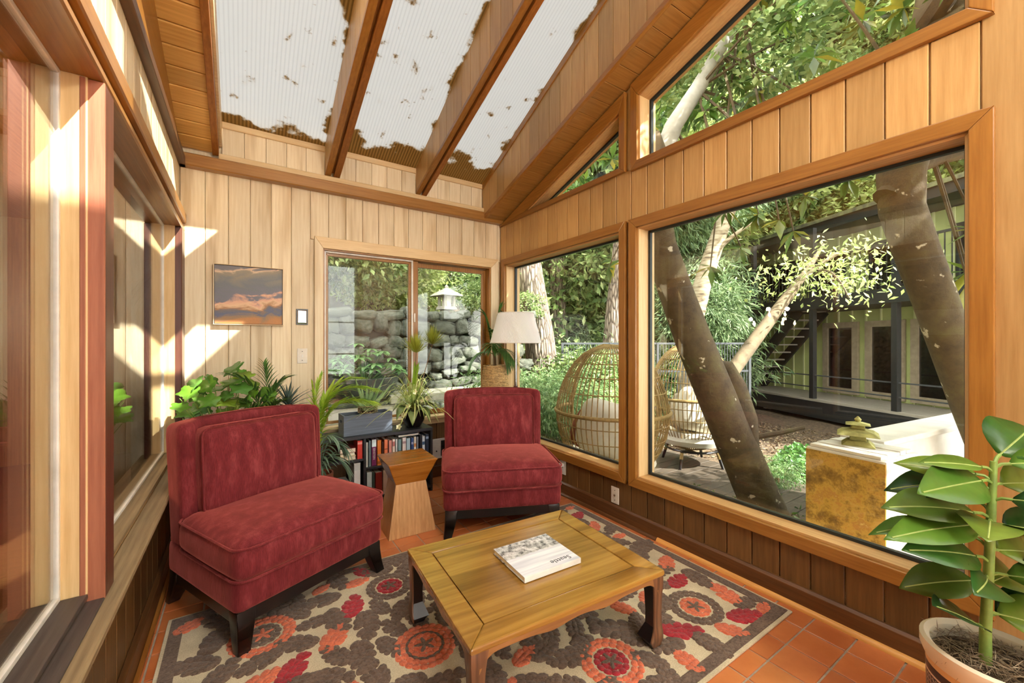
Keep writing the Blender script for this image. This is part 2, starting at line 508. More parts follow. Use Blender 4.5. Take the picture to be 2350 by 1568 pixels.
# baseboard and quarter round
bb = MB().hexa([(2.168, YN, 0), (2.19, YN, 0), (2.19, YN, 0.1), (2.178, YN, 0.1), (2.168, YN, 0.088)],
               [(2.168, YB, 0), (2.19, YB, 0), (2.19, YB, 0.1), (2.178, YB, 0.1), (2.168, YB, 0.088)]).build('baseboard_right', M['brown_y'], None, 0.002)
tag(bb, 'brown baseboard along the right wall', kind='structure')
q = MB()
prof = [(2.168, 0)] + [(2.168 - 0.02 * math.cos(t), 0.02 * math.sin(t)) for t in [i * math.pi / 10 for i in range(6)]]
q.hexa([(x, YN, z) for x, z in prof], [(x, 1.62, z) for x, z in prof])
q = q.build('shoe_moulding', M['quarter'], bb, smooth=True)
q2 = MB().hexa([(x, 1.625, z * .9) for x, z in prof], [(x, YB, z * .9) for x, z in prof]).build('shoe_moulding', M['brown_y'], bb, smooth=True)

# ---- back wall
w = MB(); Y0, Y1 = 3.534, 3.66
OX0, OX1, OZ0, OZ1 = 0.53, 2.07, 0.555, 1.985
w.box(-0.6, OX0, Y0, Y1, -0.4, 2.9); w.box(OX1, 2.35, Y0, Y1, -0.4, 2.9)
w.box(OX0, OX1, Y0, Y1, -0.4, OZ0); w.box(OX0, OX1, Y0, Y1, OZ1, 2.9)
wall_back = w.build('wall_back', M['pale_v'])
tag(wall_back, 'back wall of pale cedar boards with the sliding window', kind='structure')
ex = [-0.354] + [-0.348 + 0.1315 * k for k in range(1, 20)] + [2.186]
for a, b in zip(ex, ex[1:]):
    a += .0015; b -= .0015
    if b < 0.50: plank('board', M['pale_v'], wall_back, a, b, 3.52, 3.534, 0.1, 2.45)
    else:
        plank('board', M['pale_v'], wall_back, a, b, 3.52, 3.534, 2.05, 2.45)
        if a > 0.44: plank('wainscot_board', M['brown_v'], wall_back, a, b, 3.52, 3.534, 0.1, 0.5)
poly_bk = [(OX0, OZ0), (OX1, OZ0), (OX1, OZ1), (OX0, OZ1)]
win = bpy.data.objects.new('window_5', None); COL.objects.link(win)
tag(win, 'sliding window in pale wood casing on the back wall', kind='structure')
ring(win, 'casing', poly_bk, offset(poly_bk, [0.06, 0.085, 0.088, 0.062]), FY, 3.496, 3.524, [M['pale_x'], M['pale_v'], M['pale_x'], M['pale_v']])
ring(win, 'jamb', offset(poly_bk, [-0.012] * 4), offset(poly_bk, [0.004] * 4), FY, 3.515, 3.65, [M['pale_x'], M['trim_z'], M['trim_x'], M['trim_z']], 0.002)
plank('stool', M['pale_x'], win, OX0 - 0.06, OX1 + 0.08, 3.462, 3.53, 0.545, 0.57)
def sash(x0, x1, z0, z1, y, wf, fmat, inner):
    po = [(x0, z0), (x1, z0), (x1, z1), (x0, z1)]
    ring(win, 'sash', offset(po, [-wf] * 4), po, FY, y - 0.014, y + 0.014, [fmat], 0.003)
    pi = offset(po, [-wf + 0.004] * 4)
    MB().hexa([FY(p[0], p[1], y - 0.002) for p in pi], [FY(p[0], p[1], y + 0.002) for p in pi]).build('pane', M['glass'], win)
sash(0.545, 1.272, 0.57, 1.968, 3.57, 0.03, M['trim_x'], True)
ring(win, 'track', [(0.555, 0.58), (1.262, 0.58), (1.262, 1.96), (0.555, 1.96)], [(0.54, 0.565), (1.277, 0.565), (1.277, 1.974), (0.54, 1.974)], FY, 3.535, 3.556, [M['white_frame']], 0.002)
sash(1.268, 2.057, 0.57, 1.968, 3.605, 0.042, M['trim_z'], True)
plank('meeting_stile', M['trim_z'], win, 1.277, 1.325, 3.54, 3.585, 0.57, 1.97)
plank('latch', M['white_frame'], win, 1.283, 1.296, 3.53, 3.54, 1.42, 1.5)
bbk = plank('baseboard_back', M['brown_x'], None, -0.33, 2.168, 3.5, 3.522, 0, 0.1); tag(bbk, 'brown baseboard along the back wall', kind='structure')

# ---- left wall with windows into the next room
openA = [(0.35, 0.53), (1.616, 0.53), (1.616, 2.0), (0.35, 2.0)]
openB = [(1.70, 0.53), (3.37, 0.53), (3.37, 2.0), (1.70, 2.0)]
openC = [(-1.35, 0.53), (0.265, 0.53), (0.265, 2.0), (-1.35, 2.0)]
w = MB(); X0, X1 = -0.47, -0.367
wallpiece(w, [(YN, -0.4), (3.534, -0.4), (3.534, 0.53), (YN, 0.53)], X0, X1)
wallpiece(w, [(YN, 2.0), (3.534, 2.0), (3.534, 2.75), (YN, 4.2)], X0, X1)
for a, b in ((YN, -1.35), (0.265, 0.35), (1.616, 1.70), (3.37, 3.534)):
    wallpiece(w, [(a, 0.53), (b, 0.53), (b, 2.0), (a, 2.0)], X0, X1)
wall_left = w.build('wall_left', M['amber_v'])
tag(wall_left, 'left wall with windows into the next room', kind='structure')
for k in range(-3, 27):
    a = 0.05 + 0.131 * k; b = min(a + 0.128, 3.517)
    if b - a < 0.02: continue
    plank('board', M['pale_v'], wall_left, -0.367, -0.355, a, b, 2.105, 2.43)
    plank('wainscot_board', M['brown_v'], wall_left, -0.367, -0.355, a, b, 0.09, 0.492)
plank('wall_plate', M['brown_y'], wall_left, -0.367, -0.318, YN, 3.518, 2.425, 2.475)
MB().hexa([(-0.367, YN, 2.475), (-0.367, 3.52, 2.475), (-0.367, 3.52, zlf(3.52) + .02), (-0.367, YN, zlf(YN) + .02)],
          [(-0.352, YN, 2.475), (-0.352, 3.52, 2.475), (-0.352, 3.52, zlf(3.52) + .02), (-0.352, YN, zlf(YN) + .02)]).build('gable_board', M['trim_y'], wall_left)
# header mouldings, sills, posts
for (x1, z0, z1, m) in ((-0.318, 2.045, 2.11, 'trim_y'), (-0.338, 2.012, 2.045, 'rafter'), (-0.326, 1.988, 2.014, 'trim_y')):
    plank('header_moulding', M[m], wall_left, -0.368, x1, -1.5, 3.516, z0, z1, 0.005)
for a, b in ((-1.5, 3.516),):
    plank('sill', M['sill_y'], wall_left, -0.368, -0.292, a, b, 0.49, 0.513, 0.004)
    plank('sill_apron', M['brown_y'], wall_left, -0.367, -0.345, a, b, 0.455, 0.489, 0.004)
plank('sill_shade_board', M['sill_shaded'], wall_left, -0.405, -0.328, -1.3, 1.61, 0.5131, 0.5195, 0.002)  # thin board added to carry the painted shade
for a, b in ((1.612, 1.704), (0.262, 0.354), (3.366, 3.516)):
    plank('mullion_post', M['post_dark'], wall_left, -0.368, -0.327, a, b, 0.514, 1.987, 0.004)
    if a < 3: 
        plank('post_side', M['post_red'], wall_left, -0.366, -0.3275, a - 0.004, a + 0.004, 0.514, 1.987, 0.002)
        plank('post_stop', M['post_red'], wall_left, -0.378, -0.366, a - 0.010, a + 0.003, 0.514, 1.987, 0.002)
for nm, po, lb in (('window_6', openA, 'interior window nearest the camera on the left wall'), ('window_7', openB, 'interior window beside the left red chair'), ('window_8', openC, 'interior window on the left wall behind the camera')):
    root = bpy.data.objects.new(nm, None); COL.objects.link(root); tag(root, lb, kind='structure')
    ring(root, 'jamb', offset(po, [-0.012] * 4), offset(po, [0.003] * 4), FX, -0.47, -0.362, [M['sill_shaded'] if nm != 'window_7' else M['sill_y'], JZ, M['trim_y'], JZ], 0.002)  # bottom jambs near the camera take the painted shade too
    inn = offset(po, [-0.012] * 4)
    ring(root, 'glazing_bead', offset(inn, [-0.014] * 4), inn, FX, -0.43, -0.414, [M['white_frame']], 0.002)
    MB().hexa([(-0.4235, p[0], p[1]) for p in inn], [(-0.4195, p[0], p[1]) for p in inn]).build('pane', M['glass'], root)
bbl = plank('baseboard_left', M['brown_y'], None, -0.355, -0.332, YN, 3.5, 0, 0.1); tag(bbl, 'brown baseboard along the left wall', kind='structure')
plank('shoe_moulding', M['rafter'], bbl, -0.332, -0.315, YN, 3.5, 0, 0.018)
# the boarded piece bbl carries its own origin: bring the child back to the wall
for ch in bbl.children: ch.matrix_parent_inverse = Matrix.Translation(bbl.location).inverted()

# ---- roof: boarded strip, beams, skylights, soffit
def slope(mb, x0, x1, ya, yb, fb, ft):
    return mb.hexa([(x0, ya, fb(ya)), (x1, ya, fb(ya)), (x1, yb, fb(yb)), (x0, yb, fb(yb))],
                   [(x0, ya, ft(ya)), (x1, ya, ft(ya)), (x1, yb, ft(yb)), (x0, yb, ft(yb))])
up = lambda f, d: (lambda y: f(y) + d)
w = MB()
slope(w, -0.47, -0.14, YT, 3.66, up(zlf, 0.014), up(zlf, 0.12))
slope(w, 1.985, 2.45, YT, 3.66, up(zso, 0.014), lambda y: zpn(y) + 0.02)
slope(w, -0.14, 0.42, YT, YE, lambda y: zpn(y) - 0.02, lambda y: zpn(y) + 0.06)
slope(w, 1.68, 1.985, YT, YE, lambda y: zpn(y) - 0.02, lambda y: zpn(y) + 0.06)
w.box(-0.47, 2.45, YT - 0.14, YT, 3.72, zpn(YT) + 0.1)
w.box(-0.47, 0.1, YN - 0.1, YT - 0.14, 3.72, 3.85); w.box(1.9, 2.45, YN - 0.1, YT - 0.14, 3.72, 3.85); w.box(0.1, 1.9, YN - 0.1, YN + 0.1, 3.72, 3.85)
ceiling = w.build('ceiling', M['pale_x'])  # pale base makes the plank gaps read as painted highlights
tag(ceiling, 'sloping boarded roof with beams and translucent skylights', kind='structure')
dyb = 0.131 / math.sqrt(1 + 0.33 ** 2)
y = 3.515
while y > YT + 0.1:
    if y - dyb > 1.0:
        slope(MB(), -0.362, -0.172, y - dyb + .007, y, zlf, up(zlf, 0.014)).build('plank', M['amber_x'], ceiling, 0.0045, 1)
        slope(MB(), 1.972, 2.2, y - dyb + .003, y, zso, up(zso, 0.014)).build('soffit_plank', M['trim_x'], ceiling, 0.002, 1)
    y -= dyb
slope(MB(), -0.362, -0.172, YT, y + dyb * 0 if False else y, zlf, up(zlf, 0.014))
slope(MB(), -0.362, -0.172, YT, 1.0, zlf, up(zlf, 0.014)).build('plank', M['amber_x'], ceiling)
slope(MB(), 1.972, 2.2, YT, 1.0, zso, up(zso, 0.014)).build('soffit_plank', M['trim_x'], ceiling)
# rafter beside the boarded strip
slope(MB(), -0.175, -0.138, YT, 3.5, up(zbm, -0.02), zpn).build('rafter', M['rafter'], ceiling, 0.003)
slope(MB(), -0.138, -0.122, YT, 3.5, up(zbm, 0.05), zpn).build('rafter_lining', M['pale_x'], ceiling, 0.002)
def beam(x0, x1):
    g = (x1 - x0)
    slope(MB(), x0 + 0.012, x1, YE, 3.5, up(zbm, 0.03), zpn).build('beam', M['rafter'], ceiling, 0.002)
    slope(MB(), x0 - 0.002, x0 + g * 0.4, YE, 3.5, zbm, up(zbm, 0.032)).build('beam_edge', M['trim_y'], ceiling, 0.004)
    slope(MB(), x0 + g * 0.58, x1 + 0.002, YE, 3.5, up(zbm, -0.004), up(zbm, 0.032)).build('beam_edge', M['rafter'], ceiling, 0.004)
    yy = 3.497
    while yy > 1.15:
        slope(MB(), x0, x0 + 0.014, yy - 0.127, yy, up(zbm, 0.032), zpn).build('beam_board', M['amber_v'], ceiling, 0.0015, 1)
        yy -= 0.13
    slope(MB(), x0, x0 + 0.014, YE, yy, up(zbm, 0.032), zpn).build('beam_board', M['amber_v'], ceiling)
beam(0.543, 0.65); beam(1.29, 1.385)
yy = 3.497
while yy > 0.9:
    slope(MB(), 1.972, 1.985, yy - 0.127, yy, up(zso, 0.03), up(zpn, -0.05)).build('well_board', M['amber_v'], ceiling, 0.0015, 1)
    yy -= 0.13
slope(MB(), 1.972, 1.985, YT, yy, up(zso, 0.03), up(zpn, -0.05)).build('well_board', M['amber_v'], ceiling)
slope(MB(), 1.962, 1.985, YT, 3.497, up(zpn, -0.06), zpn).build('well_trim', M['trim_y'], ceiling, 0.003)
slope(MB(), 1.962, 1.99, YT, 3.497, up(zso, -0.005), up(zso, 0.035)).build('well_trim', M['trim_y'], ceiling, 0.003)
# plate and boarded upstand at the back wall
plank('plate', M['trim_x'], ceiling, -0.355, 2.186, 3.45, 3.53, 2.425, 2.51, 0.006)
plank('plate_ledge', M['pale_x'], ceiling, -0.14, 1.985, 3.475, 3.53, 2.511, 2.555, 0.004)
for x0, x1 in ((-0.122, 0.543), (0.65, 1.29), (1.385, 1.965)):
    n = max(1, round((x1 - x0) / 0.125)); d = (x1 - x0) / n
    for k in range(n):
        plank('upstand_board', M['pale_v'], ceiling, x0 + d * k + .001, x0 + d * (k + 1) - .001, 3.505, 3.53, 2.555, 2.75, 0.002)
    plank('upstand_trim', M['pale_x'], ceiling, x0, x1, 3.492, 3.53, 2.745, 2.79, 0.003)

def polycarbonate():
    m, nt, b = nodes('stained_ribbed_polycarbonate')
    tc = nn(nt, 'ShaderNodeTexCoord'); co = tc.outputs['Object']
    sep = nn(nt, 'ShaderNodeSeparateXYZ'); nt.links.new(tc.outputs['Generated'], sep.inputs[0])
    def math_(op, a, b_=None):
        n = nn(nt, 'ShaderNodeMath', operation=op)
        for i, v in enumerate((a, b_)):
            if v is None: continue
            if isinstance(v, (int, float)): n.inputs[i].default_value = v
            else: nt.links.new(v, n.inputs[i])
        return n.outputs[0]
    n1 = nn(nt, 'ShaderNodeTexNoise', Scale=3.2, Detail=7.0, Roughness=0.62); nt.links.new(co, n1.inputs['Vector'])
    n2 = nn(nt, 'ShaderNodeTexNoise', Scale=9.0, Detail=6.0, Roughness=0.6); nt.links.new(co, n2.inputs['Vector'])
    # wear gathers at the lower end and along the right-hand beam
    ey = math_('MULTIPLY', math_('SUBTRACT', sep.outputs['Y'], 0.88), 6.0)
    exx = math_('MULTIPLY', math_('SUBTRACT', sep.outputs['X'], 0.86), 2.6)
    e = math_('MAXIMUM', math_('MAXIMUM', ey, exx), -0.05)
    s1 = math_('ADD', e, math_('MULTIPLY', math_('SUBTRACT', n1.outputs[0], 0.5), 1.75))
    s2 = math_('SUBTRACT', math_('MULTIPLY', n2.outputs[0], 1.0), 0.325)
    st = math_('MAXIMUM', s1, s2)
    r = ramp(nt, [(0.3, (0, 0, 0, 1)), (0.37, (1, 1, 1, 1))]); nt.links.new(st, r.inputs[0])
    wv = nn(nt, 'ShaderNodeTexWave', Scale=14.0); wv.bands_direction = 'X'; nt.links.new(co, wv.inputs['Vector'])
    rw = ramp(nt, [(0.0, (0.35, 0.355, 0.36, 1)), (0.5, (0.39, 0.395, 0.40, 1))]); nt.links.new(wv.outputs[0], rw.inputs[0])
    rs = ramp(nt, [(0.0, lin((96, 78, 50))), (1.0, lin((128, 106, 72)))]); nt.links.new(wv.outputs[0], rs.inputs[0])
    c = mixc(nt, r.outputs[0], rw.outputs[0], rs.outputs[0])
    t = nn(nt, 'ShaderNodeBsdfTranslucent'); nt.links.new(c, t.inputs['Color'])
    nt.links.new(c, b.inputs['Base Color']); b.inputs['Roughness'].default_value = 0.35
    mx = nn(nt, 'ShaderNodeMixShader'); mx.inputs[0].default_value = 0.72
    nt.links.new(b.outputs[0], mx.inputs[1]); nt.links.new(t.outputs[0], mx.inputs[2])
    nt.links.new(mx.outputs[0], nt.nodes['Material Output'].inputs['Surface'])
    return m
M['poly'] = polycarbonate()
YC = (2.3, 1.2)  # upper limits of the added clear panes, set to shape the sun patches
for i, (x0, x1) in enumerate(((-0.13, 0.555), (0.64, 1.30), (1.375, 1.985))):
    def sheet(ya, yb, mat, nm):
        mb = MB().hexa([(x0, ya, zpn(ya)), (x1, ya, zpn(ya)), (x1, yb, zpn(yb)), (x0, yb, zpn(yb))],
                       [(x0, ya, zpn(ya) + .006), (x1, ya, zpn(ya) + .006), (x1, yb, zpn(yb) + .006), (x0, yb, zpn(yb) + .006)])
        return mb.build(nm, mat, ceiling)
    if i < 2:
        sheet(YC[i], 3.52, M['poly'], 'skylight_sheet'); sheet(YE, YC[i] - 0.03, M['glass'], 'added_skylight_pane')
        slope(MB(), x0, x1, YC[i] - 0.03, YC[i], zpn, up(zpn, 0.03)).build('skylight_bar', M['white_frame'], ceiling)
    else:
        sheet(YE, 3.52, M['poly'], 'skylight_sheet')

slope(MB(), 0.40, 1.70, YT, YE, zpn, up(zpn, 0.006)).build('added_rooflight_pane', M['glass'], ceiling)  # unseen clear pane, added and sized to land sun on the left wall
slope(MB(), -0.14, 1.985, YE - 0.03, YE + 0.02, up(zpn, -0.05), up(zpn, 0.02)).build('added_rooflight_bar', M['rafter'], ceiling)
MB().box(0.08, 1.92, YN + 0.08, YT - 0.13, 3.79, 3.8).build('added_rear_sheet', M['poly'], ceiling)  # unseen translucent sheet, added to let more daylight in
pn_ = thing('fill_globe', 'added fill light behind the camera, a glowing globe on a cord', 'lamp', (0.95, -0.85, 2.75))  # made-up glowing globe, added out of view to brighten the room
_m, _nt, _b = nodes('fill_globe_glow'); _b.inputs['Emission Color'].default_value = (1.0, 0.92, 0.80, 1); _b.inputs['Emission Strength'].default_value = FILL_GLOW
MB().lathe([(0.17 * math.sin(math.pi * i / 10), -0.17 * math.cos(math.pi * i / 10)) for i in range(11)], 16).build('globe', _m, pn_, smooth='all')
MB().tube([(0, 0, 0.16), (0, 0, 1.4)], 0.008, 8).build('cord', M['black'], pn_)
# ---- rear wall (behind the camera) with tall windows
w = MB()
w.box(-0.47, 2.45, YN - 0.12, YN, -0.4, 0.25); w.box(-0.47, 2.45, YN - 0.12, YN, 2.95, 3.85)
for a, b in ((-0.47, -0.3), (0.45, 0.6), (1.35, 1.5), (2.15, 2.45)): w.box(a, b, YN - 0.12, YN, 0.25, 2.95)
wall_rear = w.build('wall_rear', M['pale_v']); tag(wall_rear, 'rear wall with tall windows behind the camera', kind='structure')
for k, (a, b) in enumerate(((-0.3, 0.45), (0.6, 1.35), (1.5, 2.15))):
    win = bpy.data.objects.new('window_%d' % (9 + k), None); COL.objects.link(win)
    tag(win, 'tall rear window behind the camera', kind='structure')
    po = [(a, 0.25), (b, 0.25), (b, 2.95), (a, 2.95)]
    ring(win, 'sash', offset(po, [-0.05] * 4), po, FY, YN - 0.09, YN - 0.03, [M['white_frame']])
    for z in (0.95, 1.65): plank('muntin', M['white_frame'], win, a, b, YN - 0.075, YN - 0.045, z, z + 0.03)
    MB().box(a + .04, b - .04, YN - 0.062, YN - 0.058, 0.29, 2.91).build('pane', M['glass'], win)

# ---- tiled floor
def tilemat():
    m = plain('terracotta_tile', (198, 118, 68), 0.3, var=0.2, nscale=5, amount=0.25, col2=(180, 98, 52), coat=0.25)
    return m
M['tile'] = tilemat(); M['grout'] = plain('grey_grout', (176, 160, 142), 0.8, nscale=30)
floor = MB().box(-0.45, 2.3, YN, 3.6, -0.12, -0.004).build('floor', M['grout'])
tag(floor, 'terracotta tiled floor with pale grout', kind='structure')
tw, th = 0.1555, 0.1515
rest = MB()
for i in range(-1, 17):
    for j in range(-21, 19):
        x0 = -0.307 + tw * i; y0 = 0.774 + th * j
        x1, y1 = x0 + tw, y0 + th
        x0 = max(x0, -0.353); x1 = min(x1, 2.187); y0 = max(y0, YN); y1 = min(y1, 3.515)
        if x1 - x0 < 0.01 or y1 - y0 < 0.01: continue
        g = 0.0035
        cx, cy = (x0 + x1) / 2, (y0 + y1) / 2
        under = -0.2 < cx < 2.02 and 0.92 < cy < 2.28
        if cy < 0.25 or under: rest.box(x0 + g, x1 - g, y0 + g, y1 - g, -0.006, 0.0)
        else: plank('tile', M['tile'], floor, x0 + g, x1 - g, y0 + g, y1 - g, -0.008, 0.0, 0.0015)
tag(rest.build('tile_field', M['tile'], floor), kind='stuff')

# ---- the next room seen in the glass
nr = MB(); nr.box(-4.6, -0.47, -1.5, 6.2, -0.12, -0.01)
o = nr.build('floor_next_room', M['brown_x']); tag(o, 'dark floor of the next room', kind='structure')
o = MB().box(-4.6, -0.47, -1.5, 6.2, 2.5, 2.6).build('ceiling_next_room', M['rafter']); tag(o, 'wooden ceiling of the next room', kind='structure')
w = MB(); w.box(-4.7, -4.6, -1.5, 6.2, -0.1, 2.6)
o = w.build('wall_next_room_far', M['brown_v']); tag(o, 'dark panelled far wall of the next room', kind='structure')
for k in range(40): plank('panel_board', M['brown_v'], o, -4.6, -4.588, -1.45 + k * .19, -1.45 + k * .19 + .186, 0, 2.5)
w = MB(); w.box(-4.7, -0.47, 6.2, 6.3, -0.1, 2.6)
o = w.build('wall_next_room_end', M['brown_v']); tag(o, 'dark panelled end wall of the next room', kind='structure')
w = MB(); w.box(-4.7, -0.47, -1.6, -1.5, -0.1, 2.6); w.box(-0.6, -0.47, 3.534, 6.2, -0.1, 2.9)
o = w.build('wall_next_room_near', M['brown_v']); tag(o, 'panelled near wall of the next room', kind='structure')
# ================================================================== FURNITURE
def velvet():
    m, nt, b = nodes('red_velvet')
    co, _ = objcoord(nt)
    mp = nn(nt, 'ShaderNodeMapping'); mp.inputs['Scale'].default_value = (9, 9, 3.0); nt.links.new(co, mp.inputs[0])
    n1 = nn(nt, 'ShaderNodeTexNoise', Scale=2.2, Detail=5.0, Roughness=0.65); nt.links.new(mp.outputs[0], n1.inputs['Vector'])
    mp2 = nn(nt, 'ShaderNodeMapping'); mp2.inputs['Scale'].default_value = (160, 160, 14); nt.links.new(co, mp2.inputs[0])
    n2 = nn(nt, 'ShaderNodeTexNoise', Scale=2.0, Detail=2.0); nt.links.new(mp2.outputs[0], n2.inputs['Vector'])
    r = ramp(nt, [(0.28, (94, 30, 34)), (0.52, (116, 42, 46)), (0.76, (148, 68, 70))]); nt.links.new(n1.outputs[0], r.inputs[0])
    r2 = ramp(nt, [(0.3, (0.72, 0.7, 0.7, 1)), (0.7, (1.15, 1.15, 1.15, 1))]); nt.links.new(n2.outputs[0], r2.inputs[0])
    c = mixc(nt, 0.8, r.outputs[0], r2.outputs[0], 'MULTIPLY')
    nt.links.new(c, b.inputs['Base Color'])
    b.inputs['Roughness'].default_value = 0.85; b.inputs['Specular IOR Level'].default_value = 0.15
    b.inputs['Sheen Weight'].default_value = 0.9; b.inputs['Sheen Roughness'].default_value = 0.4
    b.inputs['Sheen Tint'].default_value = lin((235, 130, 120))
    bump(nt, b, n2.outputs[0], 0.25, 0.004)
    return m
M['velvet'] = velvet()
M['velvet_dark'] = plain('red_velvet_piping', (112, 30, 34), 0.8, nscale=40)

def make_chair():
    t = thing('slipper_chair', 'x', 'chair', group='pair of red velvet slipper chairs')
    V = M['velvet']
    # legs: black sabre legs
    for sx in (-1, 1):
        for sy in (-1, 1):
            mb = MB(); pts = []
            lev = [(0.165, 0.0, 1.0), (0.12, 0.002, 0.95), (0.06, 0.012, 0.8), (0.0, 0.03, 0.62)]
            secs = []
            for z, out, k in lev:
                wx, wy = 0.075 * k, 0.07 * k
                cx = sx * (0.318 + out * 0.3); cy = sy * 0.285 + sy * out
                xo = cx + sx * 0.0375; xi = xo - sx * wx
                yo = cy + sy * 0.035; yi = yo - sy * wy
                secs.append([(min(xo, xi), min(yo, yi), z), (max(xo, xi), min(yo, yi), z), (max(xo, xi), max(yo, yi), z), (min(xo, xi), max(yo, yi), z)])
            for a, b in zip(secs[1:], secs): mb.hexa(a, b)
            mb.build('leg', M['black'], t, 0.006, 2, True)
    MB().box(-0.352, 0.352, -0.318, -0.288, 0.11, 0.175).box(-0.352, 0.352, 0.288, 0.318, 0.11, 0.175) \
        .box(-0.35, -0.322, -0.29, 0.29, 0.11, 0.175).box(0.322, 0.35, -0.29, 0.29, 0.11, 0.175).build('base_frame', M['black'], t, 0.004)
    # upholstered base
    me = rbox(0.73, 0.65, 0.15, 0.028, 9, puff=0.004); shift_mesh(me, Matrix.Translation((0, -0.005, 0.235)))
    obj('seat_base', me, V, t)
    # seat cushion with welt
    me = rbox(0.735, 0.56, 0.155, 0.05, 14, crown=0.04, puff=0.012); shift_mesh(me, Matrix.Translation((0, -0.075, 0.362)))
    c = obj('seat_cushion', me, V, t)
    for z, k in ((0.425, 0.008), (0.298, 0.004)):
        MB().tube(rounded_loop(0.735 + k, 0.56 + k, 0.062, z, 6, 0, -0.075), 0.0048, 6, True).build('piping', V, c, smooth='all')
    # back: upright shell with short wings, leaning back a little
    lean = Matrix.Translation((0, 0.22, 0.16)) @ Matrix.Rotation(math.radians(-4), 4, 'X') @ Matrix.Translation((0, -0.22, -0.16))
    n = 18
    mb = bmesh.new()
    me = rbox(0.725, 0.17, 0.69, 0.04, 12, puff=0.0); 
    for v in me.vertices:
        u = v.co.x / 0.3625
        # crowned top rail, narrower foot, face hollowed between the wings
        if v.co.z > 0: v.co.z += 0.022 * (1 - u * u) * (v.co.z / 0.345)
        if v.co.y < 0 and abs(v.co.x) < 0.29: v.co.y += 0.075 * min(1, (0.29 - abs(v.co.x)) / 0.02)
        v.co.x *= 1.0 - 0.03 * (0.345 - v.co.z) / 0.69
    shift_mesh(me, lean @ Matrix.Translation((0, 0.245, 0.515)))
    obj('back_shell', me, V, t)
    me = rbox(0.565, 0.15, 0.42, 0.045, 12, puff=0.012)
    for v in me.vertices:
        u, w2 = v.co.x / 0.28, v.co.z / 0.21
        if v.co.y < 0: v.co.y -= 0.02 * max(0, 1 - u * u) * max(0, 1 - w2 * w2)
    shift_mesh(me, lean @ Matrix.Translation((0, 0.17, 0.622)))
    c = obj('back_cushion', me, V, t)
    loop = [(x, 0.11, y) for x, y, _ in rounded_loop(0.575, 0.425, 0.05, 0, 6, 0, 0.622)]
    MB().tube([lean @ Vector(p) for p in loop], 0.0045, 6, True).build('piping', V, c, smooth='all')
    return t
ch1 = make_chair()
ch1['label'] = 'red velvet slipper chair on the left, below the painting and the green plants'
ch1.location = (0.166, 2.381, 0); ch1.rotation_euler = (0, 0, math.radians(25.2))
ch2 = copy_tree(ch1)
ch2['label'] = 'red velvet slipper chair on the right, in front of the floor lamp'
ch2.location = (1.55, 2.535, 0); ch2.rotation_euler = (0, 0, math.radians(-24)); ch2.scale = (1.06, 1.03, 1.0)

# ---- coffee table
M['tabletop'] = wood('burl_table_top', (180, 138, 64), (122, 84, 30), 'X', 0.2, 0.12, fine=0.3, ring=0.15, bmp=0.03, coat=0.5, streak=(150, 124, 66))
M['tableedge'] = wood('worn_table_wood', (176, 128, 76), (96, 60, 34), 'X', 0.3, 0.15, fine=0.4, bmp=0.1, coat=0.3)
M['tableleg'] = wood('worn_table_leg', (140, 98, 68), (62, 40, 28), 'Z', 0.35, 0.15, fine=0.6, bmp=0.1, coat=0.2)
tb = thing('coffee_table', 'low burl wood coffee table with curved feet, standing on the flowered rug', 'table', (1.021, 1.404, 0.0135), math.radians(-3.6))
TW, TD, TH = 0.86, 0.69, 0.307
hw, hd = TW / 2, TD / 2
fr = 0.085
po = [(-hw, -hd), (hw, -hd), (hw, hd), (-hw, hd)]
pi_ = [(-hw + fr, -hd + fr), (hw - fr, -hd + fr), (hw - fr, hd - fr), (-hw + fr, hd - fr)]
ring(tb, 'frame_rail', pi_, po, lambda x, y, z: (x, y, z), TH - 0.022, TH, [M['tabletop']], 0.006)
MB().box(-hw + fr + .004, hw - fr - .004, -hd + fr + .004, hd - fr - .004, TH - 0.02, TH - 0.003).build('panel', M['tabletop'], tb, 0.002)
MB().box(-hw + fr - .01, hw - fr + .01, -hd + fr - .01, hd - fr + .01, TH - 0.021, TH - 0.012).build('groove', M['black'], tb)
def apron(L, off, ax):
    """scalloped apron as a strip following the edge"""
    n = 48; mb = MB(); top = TH - 0.018
    lo = []
    for i in range(n + 1):
        t = i / n; s_ = abs(t - 0.5) * 2
        d = 0.022 + 0.012 * math.exp(-((s_ - 0.3) / 0.16) ** 2) + 0.055 * max(0, (s_ - 0.82) / 0.18) ** 2.5
        lo.append(d)
    for i in range(n):
        a, b = -L / 2 + L * i / n, -L / 2 + L * (i + 1) / n
        sg = 1 if off > 0 else -1
        q = [(a, off), (b, off), (b, off - sg * 0.022), (a, off - sg * 0.022)]
        if ax == 'y': q = [(y_, x_) for x_, y_ in q]
        zz = [top - lo[i], top - lo[i + 1], top - lo[i + 1], top - lo[i]]
        mb.hexa([(p[0], p[1], z) for p, z in zip(q, zz)], [(p[0], p[1], top) for p in q])
    bm_ = mb
    return bm_.build('apron', M['tableedge'], tb, 0.002, 1)
apron(TW - 0.06, -hd + 0.004, 'x'); apron(TW - 0.06, hd - 0.004, 'x'); apron(TD - 0.06, -hw + 0.004, 'y'); apron(TD - 0.06, hw - 0.004, 'y')
